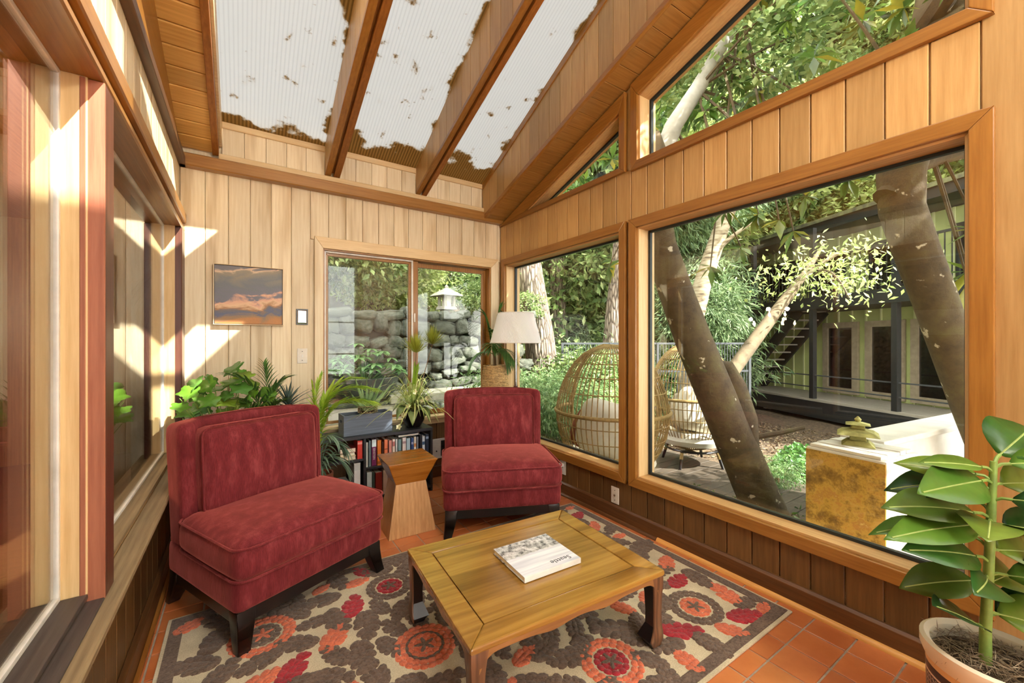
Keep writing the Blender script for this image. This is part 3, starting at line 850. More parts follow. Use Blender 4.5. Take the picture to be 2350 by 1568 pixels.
for sx in (-1, 1):
    for sy in (-1, 1):
        lev = [(TH - 0.018, 0.0, 0.066), (TH - 0.06, 0.0, 0.056), (TH - 0.1, 0.003, 0.049), (0.13, 0.005, 0.044), (0.085, 0.004, 0.046), (0.055, 0.0, 0.062), (0.03, 0.0, 0.072), (0.014, 0.004, 0.056), (0.0, 0.006, 0.048)]
        def secs(inset, k):
            out = []
            for z, o_, wd in lev:
                xo, yo = sx * (hw - 0.003 - o_ - inset), sy * (hd - 0.003 - o_ - inset); wdd = wd * k
                xi, yi = xo - sx * wdd, yo - sy * wdd
                x0, x1, y0, y1 = min(xo, xi), max(xo, xi), min(yo, yi), max(yo, yi)
                out.append([(x0, y0, z), (x1, y0, z), (x1, y1, z), (x0, y1, z)])
            return out
        mb = MB(); S_ = secs(0, 1)
        base = []
        for q_ in reversed(S_): base.append(q_)
        vs_ = [p for q_ in base for p in q_]
        fs_ = [(3, 2, 1, 0)] + [(4 * i + a, 4 * i + (a + 1) % 4, 4 * i + 4 + (a + 1) % 4, 4 * i + 4 + a) for i in range(len(base) - 1) for a in range(4)] + [tuple(4 * (len(base) - 1) + a for a in range(4))]
        mb.add(vs_, fs_)
        leg = mb.build('leg', M['tableleg'], tb, 0.006, 2, True)
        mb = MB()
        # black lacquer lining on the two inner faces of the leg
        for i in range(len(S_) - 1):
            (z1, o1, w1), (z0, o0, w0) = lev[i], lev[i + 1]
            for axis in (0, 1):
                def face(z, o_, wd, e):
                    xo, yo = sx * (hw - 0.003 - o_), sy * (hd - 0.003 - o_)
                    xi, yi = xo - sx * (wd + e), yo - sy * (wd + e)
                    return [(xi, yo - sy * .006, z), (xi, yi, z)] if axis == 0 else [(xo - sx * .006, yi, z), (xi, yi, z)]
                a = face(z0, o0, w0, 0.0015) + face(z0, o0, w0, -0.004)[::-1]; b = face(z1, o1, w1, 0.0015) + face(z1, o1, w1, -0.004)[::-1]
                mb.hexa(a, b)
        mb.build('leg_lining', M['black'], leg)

# ---- book on the table
def coverprint():
    m, nt, b = nodes('grey_photo_book_cover')
    tc = nn(nt, 'ShaderNodeTexCoord')
    sep = nn(nt, 'ShaderNodeSeparateXYZ'); nt.links.new(tc.outputs['Object'], sep.inputs[0])
    n1 = nn(nt, 'ShaderNodeTexNoise', Scale=38.0, Detail=6.0, Roughness=0.7); nt.links.new(tc.outputs['Object'], n1.inputs['Vector'])
    mp = nn(nt, 'ShaderNodeMapping'); mp.inputs['Scale'].default_value = (9, 34, 1); nt.links.new(tc.outputs['Object'], mp.inputs[0])
    v = nn(nt, 'ShaderNodeTexVoronoi', Scale=1.0); nt.links.new(mp.outputs[0], v.inputs['Vector'])
    r1 = ramp(nt, [(0.38, (92, 92, 96)), (0.5, (190, 192, 198)), (0.62, (236, 238, 244))]); nt.links.new(n1.outputs[0], r1.inputs[0])
    c0 = mixc(nt, 0.35, r1.outputs[0], v.outputs['Color'], 'MULTIPLY')
    hsv = nn(nt, 'ShaderNodeHueSaturation', Saturation=0.08); nt.links.new(c0, hsv.inputs['Color'])
    mp2 = nn(nt, 'ShaderNodeMapping'); mp2.inputs['Scale'].default_value = (3, 42, 1); nt.links.new(tc.outputs['Object'], mp2.inputs[0])
    n2 = nn(nt, 'ShaderNodeTexNoise', Scale=1.0, Detail=2.0); nt.links.new(mp2.outputs[0], n2.inputs['Vector'])
    r2 = ramp(nt, [(0.35, (206, 210, 222)), (0.6, (238, 240, 246))]); nt.links.new(n2.outputs[0], r2.inputs[0])
    ed = nn(nt, 'ShaderNodeMath', operation='ADD'); nt.links.new(sep.outputs['Y'], ed.inputs[0])
    sc_ = nn(nt, 'ShaderNodeMath', operation='MULTIPLY_ADD'); nt.links.new(n1.outputs[0], sc_.inputs[0]); sc_.inputs[1].default_value = 0.05; sc_.inputs[2].default_value = -0.035
    nt.links.new(sc_.outputs[0], ed.inputs[1])
    r3 = ramp(nt, [(0.0, (0, 0, 0, 1)), (0.006, (1, 1, 1, 1))]); nt.links.new(ed.outputs[0], r3.inputs[0])
    c = mixc(nt, r3.outputs[0], r2.outputs[0], hsv.outputs[0])
    nt.links.new(c, b.inputs['Base Color']); b.inputs['Roughness'].default_value = 0.15; b.inputs['Coat Weight'].default_value = 0.5
    return m
M['cover'] = coverprint(); M['paper'] = plain('book_pages', (232, 222, 200), 0.8, nscale=60, amount=0.1)
M['ink'] = plain('dark_ink', (44, 48, 60), 0.5)
bk = thing('photo_book', 'white and grey photo book titled Seattle lying on the coffee table', 'book', (1.046, 1.392, 0.3207), math.radians(-2.5))
MB().box(-0.14, 0.14, -0.125, 0.125, 0.019, 0.022).box(-0.14, 0.14, -0.125, 0.125, 0, 0.003).build('cover', M['cover'], bk, 0.001)
MB().box(-0.14, 0.14, -0.127, -0.121, 0, 0.022).build('spine', M['white_frame'], bk, 0.002)
MB().box(-0.136, 0.136, -0.121, 0.121, 0.003, 0.019).build('pages', M['paper'], bk)
def text(body, size, mat, parent, loc, rot, name='title', ext=0.0003, squeeze=1.0):
    cu = bpy.data.curves.new(name, 'FONT'); cu.body = body; cu.size = size; cu.extrude = ext
    cu.align_x = 'CENTER'; cu.align_y = 'CENTER'; cu.space_character = 1.02
    tmp = bpy.data.objects.new(name, cu); COL.objects.link(tmp)
    dg = bpy.context.evaluated_depsgraph_get()
    me = bpy.data.meshes.new_from_object(tmp.evaluated_get(dg)); bpy.data.objects.remove(tmp)
    me.materials.clear()
    o = obj(name, me, mat, parent, loc, rot); o.scale = (squeeze, 1, 1)
    return o
text('Seattle', 0.036, M['ink'], bk, (0.06, -0.092, 0.0222), (0, 0, math.pi))

# ---- hourglass stool
M['stool_top'] = wood('amber_stool_top', (178, 112, 40), (132, 74, 18), 'X', 0.25, 0.1, coat=0.4)
M['stool_side'] = wood('walnut_stool_side', (204, 158, 108), (164, 116, 70), 'Z', 0.35, 0.05)
st = thing('hourglass_stool', 'waisted wooden stool between the two red chairs', 'stool', (0.918, 2.665, 0), math.radians(-2))
def frust(w0, d0, z0, w1, d1, z1):
    return MB().hexa([(-w0 / 2, -d0 / 2, z0), (w0 / 2, -d0 / 2, z0), (w0 / 2, d0 / 2, z0), (-w0 / 2, d0 / 2, z0)],
                     [(-w1 / 2, -d1 / 2, z1), (w1 / 2, -d1 / 2, z1), (w1 / 2, d1 / 2, z1), (-w1 / 2, d1 / 2, z1)])
frust(0.31, 0.27, 0, 0.2, 0.19, 0.328).build('lower_block', M['stool_side'], st, 0.003)
frust(0.2, 0.19, 0.328, 0.315, 0.3, 0.468).build('upper_block', M['stool_top'], st, 0.003)
frust(0.317, 0.302, 0.468, 0.319, 0.304, 0.476).build('top', M['stool_top'], st, 0.002)

# ---- bookcase
M['shelf'] = wood('black_bookcase', (58, 60, 66), (30, 30, 34), 'X', 0.35, 0.1, bmp=0.05)
bc = thing('bookcase', 'low black open bookcase under the sliding window', 'bookcase', (0, 0, 0))
BX0, BX1, BY0, BY1, BH = 0.23, 1.325, 3.2, 3.455, 0.53
T = 0.02
def bcp(nm, *a): plank(nm, M['shelf'], bc, *a, bevel=0.002)
bcp('top', BX0, BX1, BY0 - 0.006, BY1, BH - 0.024, BH)
bcp('bottom', BX0, BX1, BY0, BY1, 0.03, 0.05)
for x in (BX0, 0.765, BX1 - T): bcp('side', x, x + T, BY0, BY1, 0.0 if x != 0.765 else 0.05, BH - 0.024)
bcp('shelf', BX0 + T, 0.765, BY0, BY1, 0.338, 0.355); bcp('shelf', 0.785, BX1 - T, BY0, BY1, 0.262, 0.28)
bcp('back_panel', BX0 + T, BX0 + T + 0.05, BY1 - 0.012, BY1, 0.05, BH - 0.024)

_bm = {}
def colmat(c):
    if c not in _bm: _bm[c] = plain('book_cover_%d_%d_%d' % c, c, 0.4, nscale=22, amount=0.12, coat=0.2)
    return _bm[c]
def book(x, y, z, t, h, d, col, label, tilt=0.0, flat=False, band=None, txt=None, rz=0.0, grp='books in the low bookcase', tcol=None):
    """spine faces -y; origin at the foot of the spine's left edge"""
    b = thing('book', label, 'book', (x, y, z), 0, grp)
    b.rotation_euler = (0, tilt, rz)
    if flat:   # lying: thickness is vertical, pages edge faces the room
        MB().box(0, h, 0, d, 0, 0.003).box(0, h, 0, d, t - 0.003, t).box(0, 0.003, 0, d, 0, t).build('cover', colmat(col), b, 0.0006, 1)
        MB().box(0.003, h - .004, 0.003, d - .003, 0.003, t - .003).build('pages', M['paper'], b)
    else:
        MB().box(0, 0.0025, 0, d, 0, h).box(t - 0.0025, t, 0, d, 0, h).box(0, t, 0, 0.0025, 0, h).build('cover', colmat(col), b, 0.0006, 1)
        MB().box(0.0025, t - .0025, 0.0025, d - .004, 0.003, h - .004).build('pages', M['paper'], b)
        if band: MB().box(0.0008, t - .0008, -0.0008, 0.001, h * band[0], h * band[1]).build('spine_band', colmat(band[2]), b)
        if txt:
            text(txt, t * (0.62 if len(txt) < 9 else 0.5), colmat(tcol or (240, 236, 226)), b, (t / 2, -0.0012, h * 0.45), (math.pi / 2, math.pi / 2, 0), 'spine_title')
    return b
# upper right bay, left to right
row = [('pale grey', (196, 200, 196), 0.012, 0.19, None), ('slate blue', (98, 116, 124), 0.016, 0.2, None),
       ('EIN', (118, 42, 92), 0.034, 0.205, (0.72, 0.99, (206, 222, 226))), ('orange', (222, 124, 50), 0.028, 0.195, (0.05, 0.16, (150, 90, 40))),
       ('dark brown', (70, 42, 34), 0.01, 0.178, None), ('coral orange', (232, 130, 92), 0.026, 0.192, (0.6, 0.63, (120, 60, 40))),
       ('dusty pink', (222, 150, 140), 0.022, 0.182, None), ('cream', (236, 222, 212), 0.02, 0.188, (0.7, 0.9, (190, 120, 120))), ('pearl white', (226, 230, 234), 0.012, 0.184, None),
       ('teal', (128, 164, 170), 0.024, 0.178, (0.3, 0.5, (60, 70, 80))), ('ivory', (228, 220, 220), 0.028, 0.19, (0.75, 0.85, (176, 150, 160))),
       ('sky blue', (176, 204, 222), 0.028, 0.18, (0.1, 0.16, (226, 236, 240))), ('royal blue', (58, 84, 142), 0.02, 0.182, (0.7, 0.8, (170, 180, 220))),
       ('off white', (230, 226, 214), 0.018, 0.184, (0.55, 0.7, (214, 140, 80))), ('grey', (150, 158, 170), 0.01, 0.18, None),
       ('black', (34, 34, 42), 0.02, 0.196, (0.2, 0.28, (220, 220, 220))), ('white', (216, 224, 234), 0.022, 0.178, (0.6, 0.75, (60, 90, 130))), ('navy', (54, 64, 86), 0.026, 0.19, (0.8, 0.9, (150, 170, 200)))]
x = 0.79
tot = sum(r[2] for r in row); gapx = (BX1 - T - 0.006 - 0.79 - tot) / (len(row) - 1)
order = ['first', 'second', 'third', 'fourth', 'fifth', 'sixth', 'seventh', 'eighth', 'ninth', 'tenth', 'eleventh', 'twelfth', 'thirteenth', 'fourteenth', 'fifteenth', 'sixteenth', 'seventeenth', 'last']
for i, (nm, c, t, h, band) in enumerate(row):
    nice = 'purple' if nm == 'EIN' else nm
    lb = '%s book, %s from the left in the upper right bay of the bookcase' % (nice, order[i])
    book(x, 3.212 + RNG.uniform(0, 0.015), 0.2805, t, h, 0.13, c, lb, 0, False, band, 'EINSTEIN' if nm == 'EIN' else None)
    x += t + gapx
bkk = book(1.04, 3.215, 0.4785, 0.014, 0.17, 0.11, (196, 206, 214), 'pale blue book lying across the tops of standing books', 0, True)
# upper left bay: stack and red book
book(0.60, 3.215, 0.3555, 0.03, 0.115, 0.16, (222, 206, 168), 'cream book at the bottom of the small stack in the bookcase', 0, True)
book(0.605, 3.222, 0.386, 0.024, 0.105, 0.16, (236, 222, 190), 'tan book in the middle of the small stack in the bookcase', 0, True)
book(0.60, 3.215, 0.4105, 0.034, 0.115, 0.16, (128, 46, 46), 'dark red book on top of the small stack in the bookcase', 0, True)
book(0.724, 3.21, 0.3555, 0.035, 0.138, 0.13, (214, 66, 54), 'tall red book beside the small stack in the bookcase', 0, False, (0.8, 0.92, (236, 150, 140)))
# lower left bay
low = [(0.39, 0.03, 0.23, (214, 216, 214), 0), (0.43, 0.024, 0.235, (60, 64, 72), 0), (0.465, 0.03, 0.22, (200, 206, 208), 0), (0.505, 0.022, 0.24, (196, 196, 190), 0)]
for i, (x, t, h, c, tl) in enumerate(low):
    book(x, 3.215, 0.0505, t, h, 0.18, c, '%s book, %s from the left in the lower left bay of the bookcase' % (('white', 'charcoal', 'silver', 'ash grey')[i], ('first', 'second', 'third', 'fourth')[i]))
book(0.545, 3.215, 0.0505, 0.05, 0.13, 0.2, (200, 190, 170), 'thick beige book lying flat in the lower left bay', 0, True)
book(0.545, 3.22, 0.1005, 0.035, 0.125, 0.2, (90, 92, 92), 'grey patterned book lying flat in the lower left bay', 0, True)
book(0.54, 3.215, 0.136, 0.04, 0.14, 0.2, (176, 176, 170), 'silver photo book on top of the lower left pile', 0, True)
book(0.70, 3.212, 0.0505, 0.045, 0.275, 0.2, (206, 214, 216), 'tall pale grey book standing against the bookcase divider', 0, False, (0.3, 0.8, (226, 230, 232)))
# lower right bay
for i, (x, t, h, c, nm) in enumerate([(0.795, 0.036, 0.19, (206, 224, 228), 'pale blue'), (0.836, 0.016, 0.185, (60, 80, 74), 'dark green'), (0.86, 0.05, 0.175, (150, 50, 46), 'brick red'), (0.918, 0.035, 0.185, (206, 186, 170), 'tan'), (0.956, 0.05, 0.19, (62, 104, 158), 'bright blue'), (1.01, 0.04, 0.18, (120, 120, 110), 'olive grey'), (1.055, 0.03, 0.19, (70, 60, 60), 'dark')]):
    book(x, 3.215, 0.0505, t, h, 0.15, c, '%s book in the lower right bay of the bookcase behind the stool' % nm)

# ---- crate with aloe
M['crate'] = wood('slate_blue_crate', (112, 124, 142), (62, 70, 84), 'X', 0.6, 0.1, ring=0.5, bmp=0.4)
cr = thing('wooden_crate', 'slate blue wooden crate on the bookcase holding the aloe pot', 'crate', (0.812, 3.325, 0.5305), math.radians(2))
CW, CD, CH = 0.37, 0.17, 0.155
MB().box(-CW / 2, CW / 2, -CD / 2, -CD / 2 + .012, 0, CH).build('front_board', M['crate'], cr, 0.002)
MB().box(-CW / 2, CW / 2, CD / 2 - .012, CD / 2, 0, CH).build('back_board', M['crate'], cr, 0.002)
for sx in (-1, 1):
    e = MB(); x0 = sx * (CW / 2) - (0.012 if sx > 0 else 0)
    e.box(x0, x0 + .012, -CD / 2 + .012, CD / 2 - .012, 0, 0.09); e.box(x0, x0 + .012, -CD / 2 + .012, CD / 2 - .012, 0.115, CH)
    e.box(x0, x0 + .012, -CD / 2 + .012, -0.03, 0.09, 0.115); e.box(x0, x0 + .012, 0.03, CD / 2 - .012, 0.09, 0.115)
    e.build('end_board', M['crate'], cr, 0.001, 1)
MB().box(-CW / 2 + .012, CW / 2 - .012, -CD / 2 + .012, CD / 2 - .012, 0, 0.01).build('base_board', M['crate'], cr)

# ---- wall pieces on the back wall
def canvasmat():
    m, nt, b = nodes('sunset_painting')
    tc = nn(nt, 'ShaderNodeTexCoord'); co = tc.outputs['Object']
    mp = nn(nt, 'ShaderNodeMapping'); mp.inputs['Rotation'].default_value = (0, math.radians(22), 0); mp.inputs['Scale'].default_value = (3.2, 1, 8.5); nt.links.new(co, mp.inputs[0])
    n1 = nn(nt, 'ShaderNodeTexNoise', Scale=1.3, Detail=5.0, Roughness=0.55, Distortion=1.2); nt.links.new(mp.outputs[0], n1.inputs['Vector'])
    sep = nn(nt, 'ShaderNodeSeparateXYZ'); nt.links.new(co, sep.inputs[0])
    # height plus wandering noise picks the band of paint
    a = nn(nt, 'ShaderNodeMath', operation='MULTIPLY_ADD'); nt.links.new(sep.outputs['Z'], a.inputs[0]); a.inputs[1].default_value = 2.1; a.inputs[2].default_value = 0.5
    s_ = nn(nt, 'ShaderNodeMath', operation='SUBTRACT'); nt.links.new(n1.outputs[0], s_.inputs[0]); s_.inputs[1].default_value = 0.5
    c_ = nn(nt, 'ShaderNodeMath', operation='MULTIPLY_ADD'); nt.links.new(s_.outputs[0], c_.inputs[0]); c_.inputs[1].default_value = 0.6; nt.links.new(a.outputs[0], c_.inputs[2])
    d_ = nn(nt, 'ShaderNodeMath', operation='MULTIPLY_ADD'); nt.links.new(sep.outputs['X'], d_.inputs[0]); d_.inputs[1].default_value = -0.25; nt.links.new(c_.outputs[0], d_.inputs[2])
    r = ramp(nt, [(0.04, (188, 132, 80)), (0.14, (150, 126, 98)), (0.2, (96, 104, 130)), (0.27, (118, 112, 112)), (0.33, (176, 130, 92)), (0.4, (228, 194, 156)), (0.45, (222, 172, 146)), (0.5, (120, 120, 132)), (0.62, (116, 120, 126)), (0.74, (134, 132, 124)), (0.84, (150, 140, 122)), (0.88, (222, 192, 160)), (0.92, (120, 118, 122))])
    nt.links.new(d_.outputs[0], r.inputs[0]); nt.links.new(r.outputs[0], b.inputs['Base Color'])
    b.inputs['Roughness'].default_value = 0.55
    n2 = nn(nt, 'ShaderNodeTexNoise', Scale=90.0, Detail=3.0); nt.links.new(co, n2.inputs['Vector']); bump(nt, b, n2.outputs[0], 0.3, 0.003)
    return m
pa = thing('painting', 'framed abstract sunset painting hanging on the pale back wall', 'painting', (0.042, 3.518, 1.578))
pw, ph = 0.425, 0.425
MB().box(-pw / 2 + .008, pw / 2 - .008, -0.026, -0.004, -ph / 2 + .008, ph / 2 - .008).build('canvas', canvasmat(), pa, 0.002)
pq = [(-pw / 2, -ph / 2), (pw / 2, -ph / 2), (pw / 2, ph / 2), (-pw / 2, ph / 2)]
ring(pa, 'frame', offset(pq, [-0.005] * 4), pq, FY, -0.034, 0, [M['pale_x'], M['pale_v'], M['pale_x'], M['pale_v']], 0.001)
MB().box(-pw / 2 + .005, pw / 2 - .005, -0.012, -0.002, -ph / 2 + .005, ph / 2 - .005).build('backing', M['black'], pa)
mi = thing('mirror_plate', 'small mirrored plate on the back wall above the switch', 'wall plate', (0.3825, 3.519, 1.437))
MB().box(-0.041, 0.041, -0.006, 0, -0.061, 0.061).build('rim', M['black'], mi, 0.002)
MB().hexa([(-0.034, -0.007, -0.053), (0.034, -0.007, -0.053), (0.034, -0.007, 0.053), (-0.034, -0.007, 0.053)],
          [(-0.028, -0.012, -0.045), (0.028, -0.012, -0.045), (0.028, -0.012, 0.045), (-0.028, -0.012, 0.045)]).build('mirror', M['chrome'], mi)
def wallplate(name, label, cat, loc, rz, kind):
    t = thing(name, label, cat, loc, rz)
    MB().box(-0.035, 0.035, -0.006, 0, -0.0575, 0.0575).build('cover_plate', M['white'], t, 0.003)
    if kind == 'jack':
        MB().lathe([(0.008, 0), (0.008, 0.004), (0.005, 0.004), (0.005, 0.001)], 14).build('socket', M['chrome'], t).matrix_basis = Matrix.Translation((0, -0.006, 0)) @ Matrix.Rotation(math.pi / 2, 4, 'X')
    elif kind == 'switch':
        MB().box(-0.005, 0.005, -0.012, -0.005, -0.011, 0.011).build('toggle', M['white_frame'], t, 0.001)
    else:
        for z in (-0.02, 0.02): MB().box(-0.016, 0.016, -0.0075, -0.005, z - 0.014, z + 0.014).build('socket', M['white_frame'], t, 0.003)
        MB().box(-0.012, 0.012, -0.035, -0.0075, 0.008, 0.034).tube([(0, -0.034, 0.02), (0, -0.05, 0.012), (0, -0.055, -0.03)], 0.0035, 6).build('plug', M['white_frame'], t, 0.002)
    for z in (-0.034, 0.034) if kind != 'outlet' else (0,):
        MB().lathe([(0.0032, 0), (0.0032, 0.0015), (0.001, 0.002)], 8).build('screw', M['black_frame'], t).matrix_basis = Matrix.Translation((0, -0.006, z)) @ Matrix.Rotation(math.pi / 2, 4, 'X')
    return t
wallplate('light_switch', 'cream light switch on the back wall under the mirrored plate', 'switch', (0.384, 3.5195, 1.135), 0, 'switch')
wallplate('cable_jack', 'cream cable jack low on the right wall beside the rug', 'wall jack', (2.1875, 1.985, 0.165), -math.pi / 2, 'jack')
wallplate('power_outlet', 'white power outlet with a plug, low on the right wall beside the right chair', 'outlet', (2.1875, 2.545, 0.218), -math.pi / 2, 'outlet')
# ---- wall heater
he = thing('wall_heater', 'white louvred wall heater under the window behind the stool', 'heater', (1.61, 3.519, 0.257))
MB().box(-0.17, 0.2, -0.018, 0, -0.09, 0.09).build('housing', M['white_frame'], he, 0.004)
MB().box(-0.08, 0.19, -0.02, -0.017, -0.072, 0.072).build('grille_recess', M['black'], he)
for k in range(11): MB().obox((0.055, -0.022, -0.064 + k * 0.0128), (0.27, 0.009, 0.0035), Matrix.Rotation(0.5, 3, 'X')).build('louvre', M['black_frame'], he)
MB().lathe([(0.006, 0), (0.006, 0.008), (0.003, 0.01)], 12).build('knob', M['black'], he).matrix_basis = Matrix.Translation((-0.125, -0.018, -0.02)) @ Matrix.Rotation(math.pi / 2, 4, 'X')

# ---- floor lamp
def shademat():
    m, nt, b = nodes('pleated_white_shade')
    co, _ = objcoord(nt, False)
    b.inputs['Base Color'].default_value = lin((246, 250, 255)); b.inputs['Roughness'].default_value = 0.8
    t = nn(nt, 'ShaderNodeBsdfTranslucent', Color=lin((250, 246, 238)))
    mx = nn(nt, 'ShaderNodeMixShader'); mx.inputs[0].default_value = 0.3
    nt.links.new(b.outputs[0], mx.inputs[1]); nt.links.new(t.outputs[0], mx.inputs[2])
    nt.links.new(mx.outputs[0], nt.nodes['Material Output'].inputs['Surface'])
    return m
lp = thing('floor_lamp', 'floor lamp with pleated white shade behind the right red chair', 'lamp', (1.99, 2.945, 0))
MB().lathe([(0.13, 0), (0.13, 0.012), (0.12, 0.02), (0.02, 0.026)], 32).build('base', M['black'], lp, smooth=True)
MB().tube([(0, 0, 0.02), (0, 0, 0.83)], 0.014, 12).build('lower_pole', M['black'], lp, smooth=True)
MB().tube([(0, 0, 0.8), (0, 0, 0.86)], 0.019, 14).build('collar', M['post_dark'], lp, smooth=True)
MB().tube([(0, 0, 0.86), (0, 0, 1.34)], 0.0085, 12).build('pole', M['chrome'], lp, smooth=True)
n = 220; mb = MB(); twist = 0.55
rings = []
for q_ in range(9):
    f_ = q_ / 8; r = 0.222 + (0.155 - 0.222) * f_; z = 1.235 + 0.258 * f_
    rings.append([((r + 0.0022 * (1 if (k % 2) else -1)) * math.cos(2 * math.pi * k / n - twist * f_), (r + 0.0022 * (1 if (k % 2) else -1)) * math.sin(2 * math.pi * k / n - twist * f_), z) for k in range(n)])
vs_ = [p for r_ in rings for p in r_]
fs_ = [(i * n + k, i * n + (k + 1) % n, (i + 1) * n + (k + 1) % n, (i + 1) * n + k) for i in range(8) for k in range(n)]
shade = mb.add(vs_, fs_).build('lamp_shade', shademat(), lp)
for r, z in ((0.223, 1.235), (0.156, 1.493)):
    MB().tube([(r * math.cos(2 * math.pi * k / 64), r * math.sin(2 * math.pi * k / 64), z) for k in range(64)], 0.004, 6, True).build('shade_rim', M['white_frame'], shade, smooth='all')
MB().tube([(-0.152, 0, 1.46), (0.152, 0, 1.46)], 0.003, 6).tube([(0, -0.152, 1.46), (0, 0.152, 1.46)], 0.003, 6).tube([(0, 0, 1.34), (0, 0, 1.47)], 0.005, 8).build('harp', M['chrome'], lp)
MB().lathe([(0.001, 1.30), (0.02, 1.32), (0.03, 1.36), (0.022, 1.4), (0.014, 1.42)], 14).build('bulb', M['white_frame'], lp, smooth=True)
# ================================================================== RUG
def pile(name, col, col2, nscale=120, bmp=0.7):
    m, nt, b = nodes(name)
    co, _ = objcoord(nt, False)
    n1 = nn(nt, 'ShaderNodeTexNoise', Scale=nscale, Detail=3.0, Roughness=0.7); nt.links.new(co, n1.inputs['Vector'])
    n2 = nn(nt, 'ShaderNodeTexNoise', Scale=9.0, Detail=2.0); nt.links.new(co, n2.inputs['Vector'])
    r = ramp(nt, [(0.3, col2), (0.6, col)]); nt.links.new(n1.outputs[0], r.inputs[0])
    r2 = ramp(nt, [(0.3, (0.8, 0.8, 0.8, 1)), (0.7, (1.1, 1.1, 1.1, 1))]); nt.links.new(n2.outputs[0], r2.inputs[0])
    nt.links.new(mixc(nt, 1.0, r.outputs[0], r2.outputs[0], 'MULTIPLY'), b.inputs['Base Color'])
    b.inputs['Roughness'].default_value = 0.95; b.inputs['Specular IOR Level'].default_value = 0.1
    b.inputs['Sheen Weight'].default_value = 0.2
    bump(nt, b, n1.outputs[0], bmp, 0.006)
    return m
M['r_beige'] = pile('beige_rug_ground', (214, 200, 168), (180, 164, 132), 300, 0.4)
M['r_brown'] = pile('brown_rug_pile', (118, 98, 84), (74, 58, 48))
M['r_orange'] = pile('coral_rug_pile', (222, 124, 90), (186, 84, 56))
M['r_red'] = pile('crimson_rug_pile', (176, 50, 58), (126, 26, 36))
rug = thing('area_rug', 'flowered rug in brown, coral and crimson under the coffee table', 'rug', (0.915, 1.597, 0))
RW, RD = 2.38, 1.505
MB().box(-RW / 2, RW / 2, -RD / 2, RD / 2, 0.0005, 0.009).build('ground', M['r_beige'], rug, 0.003)
po = [(-RW / 2 + .014, -RD / 2 + .014), (RW / 2 - .014, -RD / 2 + .014), (RW / 2 - .014, RD / 2 - .014), (-RW / 2 + .014, RD / 2 - .014)]
ring(rug, 'border_band', offset(po, [-0.048] * 4), po, lambda x, y, z: (x, y, z), 0.008, 0.0125, [M['r_brown']], 0.002)

def lump(mb, x, y, rx, ry, a, z0=0.0085, h=0.005, n=9):
    ca, sa = math.cos(a), math.sin(a); base = len(mb.v)
    for rr, zz in ((1.0, 0.0), (0.82, 0.75)):
        for k in range(n):
            t = 2 * math.pi * k / n
            u, v = rx * rr * math.cos(t), ry * rr * math.sin(t)
            mb.v.append((x + u * ca - v * sa, y + u * sa + v * ca, z0 + h * zz))
    mb.v.append((x, y, z0 + h))
    for k in range(n):
        k2 = (k + 1) % n
        mb.f.append((base + k, base + k2, base + n + k2, base + n + k)); mb.f.append((base + n + k, base + n + k2, base + 2 * n))
rr_ = random.Random(5)
def spray(x, y, r, a, mat, name, dense=1.0):
    """a leafy motif: rows of tufts fanning from a middle rib"""
    mb = MB()
    ca, sa = math.cos(a), math.sin(a)
    def put(u, v, ru, rv, aa): lump(mb, x + u * ca - v * sa, y + u * sa + v * ca, ru, rv, a + aa)
    m = 5
    for i in range(m):
        f = i / (m - 1); wdt = r * 0.62 * math.sin(math.pi * (0.18 + 0.74 * f)) 
        u = -r * 0.85 + 1.6 * r * f
        for sgn in (-1, 1):
            put(u + rr_.uniform(-.1, .1) * r, sgn * wdt * 0.62, r * 0.36, r * 0.25, sgn * 0.7)
        put(u, 0, r * 0.33, r * 0.24, 0)
    put(r * 0.95, 0, r * 0.22, r * 0.15, 0)
    return mb.build(name, mat, rug, smooth='all')
def disc(x, y, r0, r1, mat, name, n=22, z=0.0085):
    mb = MB(); rows = max(1, round((r1 - r0) / 0.022))
    for i in range(rows):
        rr = r0 + (r1 - r0) * (i + 0.5) / rows; w_ = (r1 - r0) / rows * 0.62
        m = max(5, round(2 * math.pi * rr / 0.03))
        for k in range(m):
            t = 2 * math.pi * (k + 0.5 * (i % 2)) / m
            lump(mb, x + rr * math.cos(t), y + rr * math.sin(t), w_, 0.019, t, z)
    if r0 < 0.01: lump(mb, x, y, 0.02, 0.02, 0, z)
    return mb.build(name, mat, rug, smooth='all')
def star(x, y, r, mat):
    mb = MB()
    for k in range(5): 
        t = 2 * math.pi * k / 5 + 0.3; lump(mb, x + r * .5 * math.cos(t), y + r * .5 * math.sin(t), r * .55, r * .2, t, 0.013, 0.002)
    return mb.build('star', mat, rug, smooth='all')
ox, oy = rug.location.x, rug.location.y
placed = []
for (x, y), r, outer, inner in (((0.62, 1.58), 0.125, 'r_orange', 'r_orange'), ((1.19, 1.10), 0.122, 'r_orange', 'r_red'), ((1.76, 1.11), 0.122, 'r_brown', 'r_orange'),
                                ((0.62, 2.06), 0.112, 'r_brown', 'r_red'), ((0.07, 2.01), 0.125, 'r_orange', 'r_brown'), ((1.2, 2.05), 0.12, 'r_brown', 'r_orange'), ((1.62, 1.85), 0.12, 'r_orange', 'r_red')):
    X, Y = x - ox, y - oy
    disc(X, Y, r * 0.62, r, M[outer], 'flower_ring')
    if outer == inner: disc(X, Y, r * 0.52, r * 0.62, M['r_brown'], 'flower_ring')
    disc(X, Y, 0.0, r * 0.55, M[inner], 'flower_heart')
    star(X, Y, r * 0.34, M['r_brown'] if inner != 'r_brown' else M['r_orange'])
    placed.append((X, Y, r))
